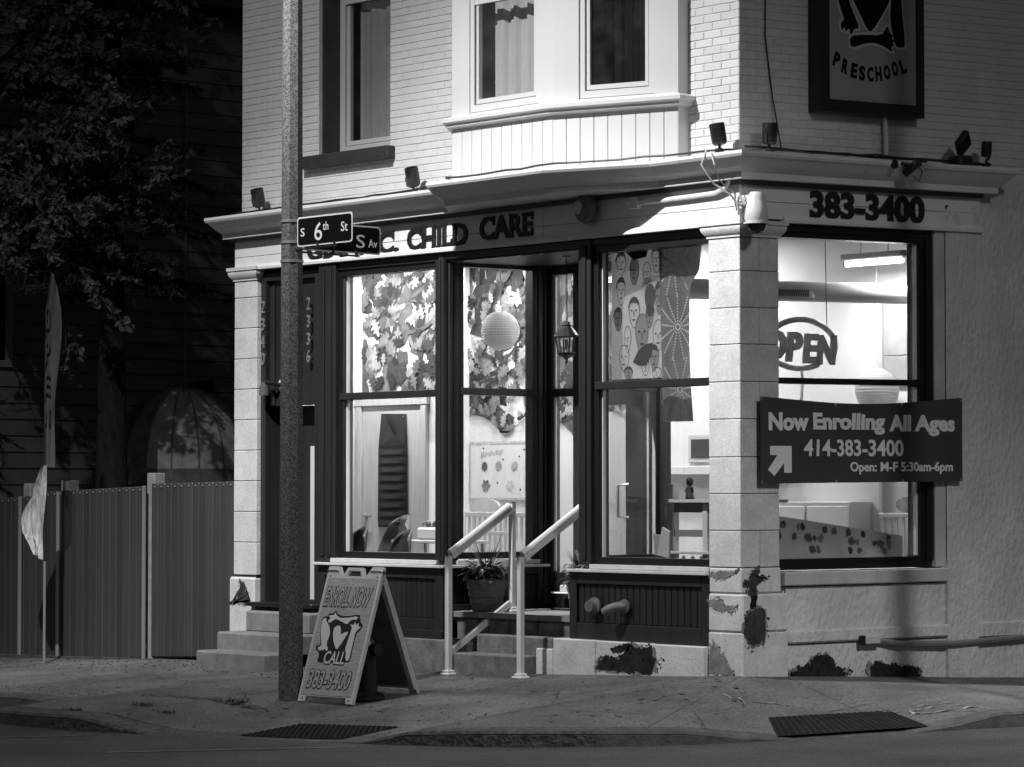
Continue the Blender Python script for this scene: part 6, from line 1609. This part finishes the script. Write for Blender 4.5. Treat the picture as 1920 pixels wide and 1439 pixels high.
# =================================================================== fence, flag, house, trees
fence_m = mat('fence_vinyl', .055, .5, var=.3, scale=3, stretch=(1, 1, .2), rnd=.16)
fpost_m = mat('fence_metal', .30, .4, metal=.4)
def fence(x0, x1, zt0, zt1, zb0, zb1, label):
    f = thing('slat_fence', label, 'fence', ((x0 + x1) / 2, .1, zb0), 'dark slatted fences beside the building')
    n = round(abs(x1 - x0) / .125); w = (x1 - x0) / n
    me = MB().cbox(.002, w - .002, .0, .03, 0, 1, .008).mesh('slat', fence_m)
    for i in range(n):
        t = (i + .5) / n; zb = lerp(zb0, zb1, t); zt = lerp(zt0, zt1, t)
        o = inst('slat', me, (x0 + i * w, .1 + (.004 if i % 2 else 0), zb), f); o.scale = (1, 1, zt - zb)
    for zf in (.25, .8):
        MB().add([(x0, .135, lerp(zb0, zt0, zf)), (x1, .135, lerp(zb1, zt1, zf)), (x1, .17, lerp(zb1, zt1, zf)), (x0, .17, lerp(zb0, zt0, zf)), (x0, .135, lerp(zb0, zt0, zf) + .08), (x1, .135, lerp(zb1, zt1, zf) + .08), (x1, .17, lerp(zb1, zt1, zf) + .08), (x0, .17, lerp(zb0, zt0, zf) + .08)], [(0, 1, 5, 4), (1, 2, 6, 5), (2, 3, 7, 6), (3, 0, 4, 7), (0, 3, 2, 1), (4, 5, 6, 7)]).build('rail', fence_m, f)
    for i in range(n):
        t = (i + .5) / n; MB().lathe([(.012, 0), (.009, .008), (0, .009)], (x0 + (i + .5) * w, .1, lerp(zt0, zt1, t) - .035), 6, Matrix(((1, 0, 0), (0, 0, -1), (0, 1, 0)))).build('screw_cap', fpost_m, f)
fence(-8.52, -7.08, 1.58, 1.60, -.20, -.14, 'dark slatted fence joining the left pilaster')
fence(-10.52, -8.66, 1.50, 1.555, -.29, -.22, 'dark slatted fence between thin post and flag')
fence(-14.6, -10.56, 1.34, 1.46, -.42, -.31, 'dark slatted fence left of the feather flag')
def fpost(x, zb, zt, cap, label):
    p = thing('fence_post', label, 'post', (x, .06, zb), 'fence posts'); MB().tube([(x, .06, zb), (x, .06, zt)], .022, 8).build('pipe', fpost_m, p)
    MB().cbox(x - .07, x + .07, .14, .28, zb, zt + cap, .01).build('timber', mat('post_timber', .3, .8, var=.2, scale=9), p)
fpost(-8.59, -.23, 1.56, .13, 'fence post with bright pipe between two dark panels'); fpost(-10.2, -.3, 1.5, .12, 'pale timber post top behind fence by the flag'); fpost(-10.95, -.3, 1.45, .14, 'dark timber post top left of the flag')
# feather flag
fx, fyy = -9.55, -.52; zg_ = gz(fx, fyy)
fg = thing('feather_flag', 'pale feather flag on a tall pole wound up at the bottom', 'flag', (fx, fyy, zg_))
polem = mat('flag_pole_black', .02, .4)
MB().tube([(fx, fyy, .78), (fx, fyy, 2.6), (fx + .02, fyy, 3.4), (fx + .10, fyy, 3.78)], .016, 8, rs=[.018, .016, .012, .008]).build('upper_pole', polem, fg, smooth=True)
MB().tube([(fx, fyy, zg_), (fx, fyy, .78)], .015, 8).build('lower_pole', fpost_m, fg)
flm = mat('flag_cloth', .13, .8, var=.3, scale=3, stretch=(4, 4, .6))
flm.node_tree.nodes['Principled BSDF'].inputs['Alpha'].default_value = .6
m = MB(); rows, n = 40, 10; vs = []
for j in range(rows + 1):
    v = j / rows; z = lerp(3.78, 1.75, v); w = .19 * min(1, (v * 5.5) ** .7) * (1 - .62 * max(0, v - .25) / .75) + .02
    x0 = fx + .016 + .09 * max(0, 1 - v * 5)
    for i in range(n + 1):
        u = i / n; vs.append((x0 + w * u, fyy + .02 * sin(u * 5 + v * 9) * u + .03 * u, z - .06 * u * (1 - v)))
m.add(vs, [(j * (n + 1) + i, j * (n + 1) + i + 1, (j + 1) * (n + 1) + i + 1, (j + 1) * (n + 1) + i) for j in range(rows) for i in range(n)]); m.build('cloth', flm, fg, smooth=True)
fdk = mat('flag_print', .06, .8)
for ch, z0, z1 in (('O', 3.18, 3.45), ('P', 2.84, 3.08), ('E', 2.52, 2.74), ('N', 2.2, 2.42)):
    m = MB(); place_text(m, ch, fx + .035, fx + .12, z0, z1, (0, fyy - .03, 0), *FX, .002, .03); m.build('letter', fdk, fg)
wad = mat('flag_wad', .4, .6, var=.7, scale=5, stretch=(6, 6, 1))
m = MB(); rows, n = 30, 18; vs = []
for j in range(rows + 1):
    v = j / rows; z = lerp(1.78, .78, v); wl_ = .04 + .33 * sin(min(1, v * 1.5) * pi / 2) * (1 if v < .75 else 1 - (v - .75) * 2.6)
    for i in range(n + 1):
        u = i / n; vs.append((fx + .05 * (1 - v) - wl_ * u, fyy - .02 + .035 * sin(u * 13 + v * 7) * (.4 + u), z + .12 * u * (v - .3)))
m.add(vs, [(j * (n + 1) + i, j * (n + 1) + i + 1, (j + 1) * (n + 1) + i + 1, (j + 1) * (n + 1) + i) for j in range(rows) for i in range(n)]); m.build('bunched_cloth', wad, fg, smooth=True)

# neighbouring house
hs = thing('neighbour_house', 'dark clapboard house behind the fence and conifer', 'house', (-13, 3, -.4))
sid = mat('house_siding', .15, .7, var=.3, scale=2, rnd=.12); hst = mat('house_base', .14, .85, var=.4, scale=5, bump=.01, bscale=30)
MB().box(-19, -13.02, -6, 16, 1.35, 7.5).build('wall', sid, hs)
for i in range(30):
    z = 1.4 + i * .19; me = MB().add([(-13.02, -6, z), (-13.02, 16, z), (-12.985, 16, z), (-12.985, -6, z), (-13.02, -6, z + .186), (-13.02, 16, z + .186), (-13.005, 16, z + .186), (-13.005, -6, z + .186)], [(0, 1, 5, 4), (1, 2, 6, 5), (2, 3, 7, 6), (3, 0, 4, 7), (0, 3, 2, 1), (4, 5, 6, 7)]).build('clapboard', sid, hs)
MB().box(-19, -13.05, -6, 16, -.6, 1.35).build('base_wall', hst, hs)
R = random.Random(2); z = -.55
while z < 1.3:
    y = -2.0 + R.uniform(0, .4)
    while y < 6:
        w = R.uniform(.4, .75); MB().cbox(-13.06, -13.02 + R.uniform(0, .01), y + .008, y + w - .008, z + .008, z + .292, .02).build('base_block', hst, hs); y += w
    z += .3
MB().prism([(-6.6, 7.4), (16.6, 7.4), (16.6, 7.6), (-6.6, 7.6)], (-12.5, 0, 0), (0, 1, 0), (0, 0, 1), (-1, 0, 0), 7).build('roof', black_m, hs)
wn2_ = MB().box(-12.99, -12.95, .35, 1.2, 2.95, 3.03).box(-12.99, -12.95, 1.12, 1.2, 3.03, 4.6).build('window', mat('house_trim', .22, .6), hs); MB().box(-13.0, -12.984, .35, 1.12, 3.03, 4.6).build('pane', sign_black, wn2_)
MB().tube([(-12.96, 3.65, 2.8), (-12.96, 3.65, 6.5)], .014, 6).build('cable_drop', mat('house_trim', .22, .6), hs)
# domed awning over its side door
aw_ = thing('dome_awning', 'striped half-dome fabric awning with peeling paint behind the fence', 'awning', (-13, 3.6, 1.7))
awm = [mat('awning_light', .8, .7, var=.35, scale=6), mat('awning_dark', .3, .7, var=.4, scale=6)]
cy0, cz0, ra, rd, rh = 3.62, 1.78, .82, .85, .98; ns, nr = 8, 10
for s in range(ns):
    m = MB(); vs = []; sub = 5
    for i in range(sub + 1):
        a = pi * (s + i / sub) / ns
        for j in range(nr + 1):
            e = pi / 2 * j / nr; sag = 1 - .03 * sin(pi * i / sub)
            vs.append((-12.97 + rd * sin(a) * cos(e) * sag, cy0 - ra * cos(a) * cos(e) * sag, cz0 + rh * sin(e) * sag))
    m.add(vs, [(i * (nr + 1) + j, (i + 1) * (nr + 1) + j, (i + 1) * (nr + 1) + j + 1, i * (nr + 1) + j + 1) for i in range(sub) for j in range(nr)]); g_ = m.build('gore', awm[0 if s in (1, 2, 3, 4, 6) else 1], aw_, smooth=True)
for s in range(ns + 1):
    a = pi * s / ns; MB().tube([(-12.97 + rd * 1.006 * sin(a) * cos(pi / 2 * j / nr), cy0 - ra * 1.006 * cos(a) * cos(pi / 2 * j / nr), cz0 + rh * 1.006 * sin(pi / 2 * j / nr)) for j in range(nr + 1)], .011, 6).build('rib', awm[1], aw_, smooth=True)
m = MB(); vs = []
for i in range(33):
    a = pi * i / 32; sc2 = .03 * (i % 4 in (1, 2, 3)); vs += [(-12.97 + rd * sin(a), cy0 - ra * cos(a), cz0), (-12.97 + rd * sin(a), cy0 - ra * cos(a), cz0 - .17 - sc2)]
m.add(vs, [(2 * i, 2 * i + 2, 2 * i + 3, 2 * i + 1) for i in range(32)]); m.build('valance', awm[1], aw_)
wlt = thing('house_wall_light', 'small black wall light above the dome awning', 'wall light', (-12.95, 3.95, 2.75)); MB().cbox(-12.98, -12.86, 3.82, 4.02, 2.70, 2.86, .015).build('housing', black_m, wlt); MB().tube([(-12.9, 3.85, 2.8), (-12.85, 3.6, 2.72), (-12.88, 3.4, 2.68)], .015, 6).build('arm', black_m, wlt)
MB().cbox(-13.03, -12.97, 3.1, 4.2, -.3, 1.6, .01).build('side_door', mat('house_trim', .22, .6), hs)
# no porch lamp is built behind the shop for the awning

# ---- conifer
def conifer(x, y, z, H, label, seed, r0=.19, lean=.0, spread=1.9, lo=1.9):
    t = thing('conifer', label, 'conifer tree', (x, y, z), 'conifers behind the fence'); R = random.Random(seed)
    bark = mat('conifer_bark', .03, .95, var=.5, scale=14, bump=.02, bscale=20, stretch=(1, 1, .3)); ndl = mat('needles', .045, .8, rnd=.2)
    MB().tube([(x, y, z - .2), (x + .02, y, z + 1.5), (x, y, z + 4), (x, y, z + H)], r0, 12, rs=[r0 * 1.15, r0, r0 * .75, .03]).build('trunk', bark, t, smooth=True)
    br = MB(); nd = MB()
    zz = z + lo
    while zz < z + H - .3:
        k = 1 - (zz - z) / H; nb_ = 5
        for b in range(nb_):
            a = R.uniform(0, 2 * pi); L = (k * spread + .5) * R.uniform(.65, 1.1); P = []
            for i in range(9):
                s = i / 8; P.append(Vector((x + cos(a) * L * s, y + sin(a) * L * s, zz + .10 * s - .55 * L * .45 * s * s + .12 * L * max(0, s - .7))))
            br.tube(P, .02, 5, rs=[.03 * k + .008 - .003 * k * i for i in range(9)], caps=False)
            for i in range(2, 9):
                nt = 4
                for q in range(nt):
                    s_ = R.choice((-1, 1)); base = P[i] + (P[i] - P[i - 1]) * R.uniform(-1, 0); td = Vector((cos(a + s_ * R.uniform(.5, 1.2)), sin(a + s_ * R.uniform(.5, 1.2)), R.uniform(-.8, -.1))).normalized(); tl = L * .26 * R.uniform(.5, 1.1) * (1.15 - i / 12)
                    for g_ in range(9):
                        c = base + td * tl * g_ / 8
                        for h_ in range(3):
                            d = (td * .9 + Vector((R.uniform(-1, 1), R.uniform(-1, 1), R.uniform(-.7, .9)))).normalized(); w = d.cross(Vector((R.uniform(-1, 1), R.uniform(-1, 1), R.uniform(-1, 1)))).normalized() * .010; e = c + d * R.uniform(.06, .11)
                            nd.add([c - w, c + w, e], [(0, 1, 2)])
        zz += R.uniform(.28, .42)
    br.build('branches', bark, t, kind='stuff'); nd.build('needles', ndl, t, kind='stuff')
conifer(-11.35, 1.5, -.35, 11, 'tall dark conifer with bare lower trunk behind the fence', 4, .19, spread=2.0, lo=4.3)
conifer(-9.6, 4.2, -.3, 11.5, 'dense dark conifer beside the left edge of the building', 9, .16, spread=2.0, lo=5.2)
conifer(-14.2, -.6, -.5, 12, 'dark conifer at the far left beyond the flag', 14, .18, spread=2.4, lo=3.4)
# ---- broad-leaved street tree reaching in from the left
tr = thing('yard_tree', 'broad-leaved tree with thin bare twigs hanging in above the fence', 'tree', (-12.5, -.2, -.35))
barkm = mat('tree_bark', .06, .9, var=.4, scale=12); lfm = mat('tree_leaf', .11, .55, var=.4, scale=3)
R = random.Random(21)
MB().tube([(-12.5, -.2, -.4), (-12.45, -.2, 2.5), (-12.4, -.15, 4.2), (-12.2, 0, 7.5)], .14, 10, rs=[.17, .14, .12, .05]).build('trunk', barkm, tr, smooth=True)
limbs = MB(); lv = MB()
def leaf(p, d, s):
    d = d.normalized(); sd = d.cross(Vector((R.uniform(-1, 1), R.uniform(-1, 1), R.uniform(-.3, 1)))).normalized(); nrm = d.cross(sd) * .12
    lv.add([p, p + (d * .35 + sd * .34 + nrm) * s, p + d * s, p + (d * .35 - sd * .34 + nrm) * s], [(0, 1, 2), (0, 2, 3)])
def limb(p, d, L, r, depth, leafy=1.0):
    P = [p]; n = 6; c = p.copy(); dd_ = d.normalized()
    for i in range(n):
        dd_ = (dd_ + Vector((R.uniform(-.16, .16), R.uniform(-.16, .16), R.uniform(-.14, .10)))).normalized(); c = c + dd_ * L / n; P.append(c.copy())
    limbs.tube(P, r, 6, rs=[r * (1 - .75 * i / n) for i in range(n + 1)], caps=False)
    if depth > 0:
        for i in range(1, n + 1):
            for s in range(2 if depth > 1 else 1):
                sd = Vector((R.uniform(-1, 1), R.uniform(-1, 1), R.uniform(-.6, .6))); limb(P[i], (dd_ + sd * .9), L * R.uniform(.3, .55), r * .45, depth - 1, leafy)
    if depth <= 1 and R.random() < leafy:
        for q in P[2:]:
            for s in range(5): leaf(q + Vector((R.uniform(-.05, .05), R.uniform(-.05, .05), R.uniform(-.04, .04))), Vector((R.uniform(-1, 1), R.uniform(-1, 1), R.uniform(-1.2, .2))), R.uniform(.07, .11))
tg = [((-12.4, -.15, 4.55), (.8, .62, .02), 1.75, .75), ((-12.4, -.15, 4.9), (.75, .55, .2), 2.0, .95), ((-12.35, -.1, 5.2), (.9, .35, .25), 1.9, .9), ((-12.3, -.1, 5.7), (.8, .5, .35), 1.9, .9), ((-12.3, -.05, 6.1), (.6, .6, .4), 2.0, .9), ((-12.25, 0, 6.5), (.9, .2, .5), 1.8, .9), ((-12.4, -.15, 4.7), (.9, .2, -.02), 1.6, .9), ((-12.4, -.15, 4.4), (.8, .7, -.06), 1.9, .35), ((-12.4, -.2, 5.0), (.2, -.9, .2), 1.6, .9)]
for p, d, L, lf_ in tg: limb(Vector(p), Vector(d), L, .045, 2, lf_)
limbs.build('limbs', barkm, tr, kind='stuff'); lv.build('crown', lfm, tr, kind='stuff')
# backdrop of trees further off

# the fascia and cornice climb a little towards the corner
bpy.context.view_layer.update()
for o in list(bpy.data.objects):
    if o.type != 'MESH' or o.data.users > 1: continue
    r_ = o
    while r_.parent is not None: r_ = r_.parent
    nm = o.name.split('.')[0]
    if not (nm in ('cornice_section', 'bed_mould', 'fascia_plank', 'fascia_moulding', 'bay_soffit', 'letter', 'cable', 'conduit') or r_.name.split('.')[0] in ('floodlight', 'alarm_bell', 'junction_box', 'bullet_camera', 'dome_camera')): continue
    if r_.name.split('.')[0] in ('framed_sign', 'open_sign', 'feather_flag'): continue
    W = o.matrix_world; Wi = W.inverted()
    for v in o.data.vertices:
        p = W @ v.co
        if p.z > 3.7: v.co = Wi @ (p + Vector((0, 0, .045 * max(0, min(1, (p.x + 7) / 7)) * min(1, (p.z - 3.7) / .28))))
# =================================================================== the side street wall leans: its courses climb slightly away from the corner
def lean(z, y): return .0085 * max(0., z - .83) * y
bpy.context.view_layer.update()
for o in list(bpy.data.objects):
    if o.type != 'MESH' or o.data.users > 1 or o.name.startswith('slab') or len(o.data.vertices) == 0: continue
    W = o.matrix_world; P = [W @ v.co for v in o.data.vertices]
    if min(p.x for p in P) < -.46 or max(p.x for p in P) > .6 or max(p.y for p in P) < .02 or max(p.z for p in P) < .84: continue
    Wi = W.inverted()
    for v, p in zip(o.data.vertices, P):
        if p.y > 0: v.co = Wi @ Vector((p.x, p.y, p.z + lean(p.z, p.y)))
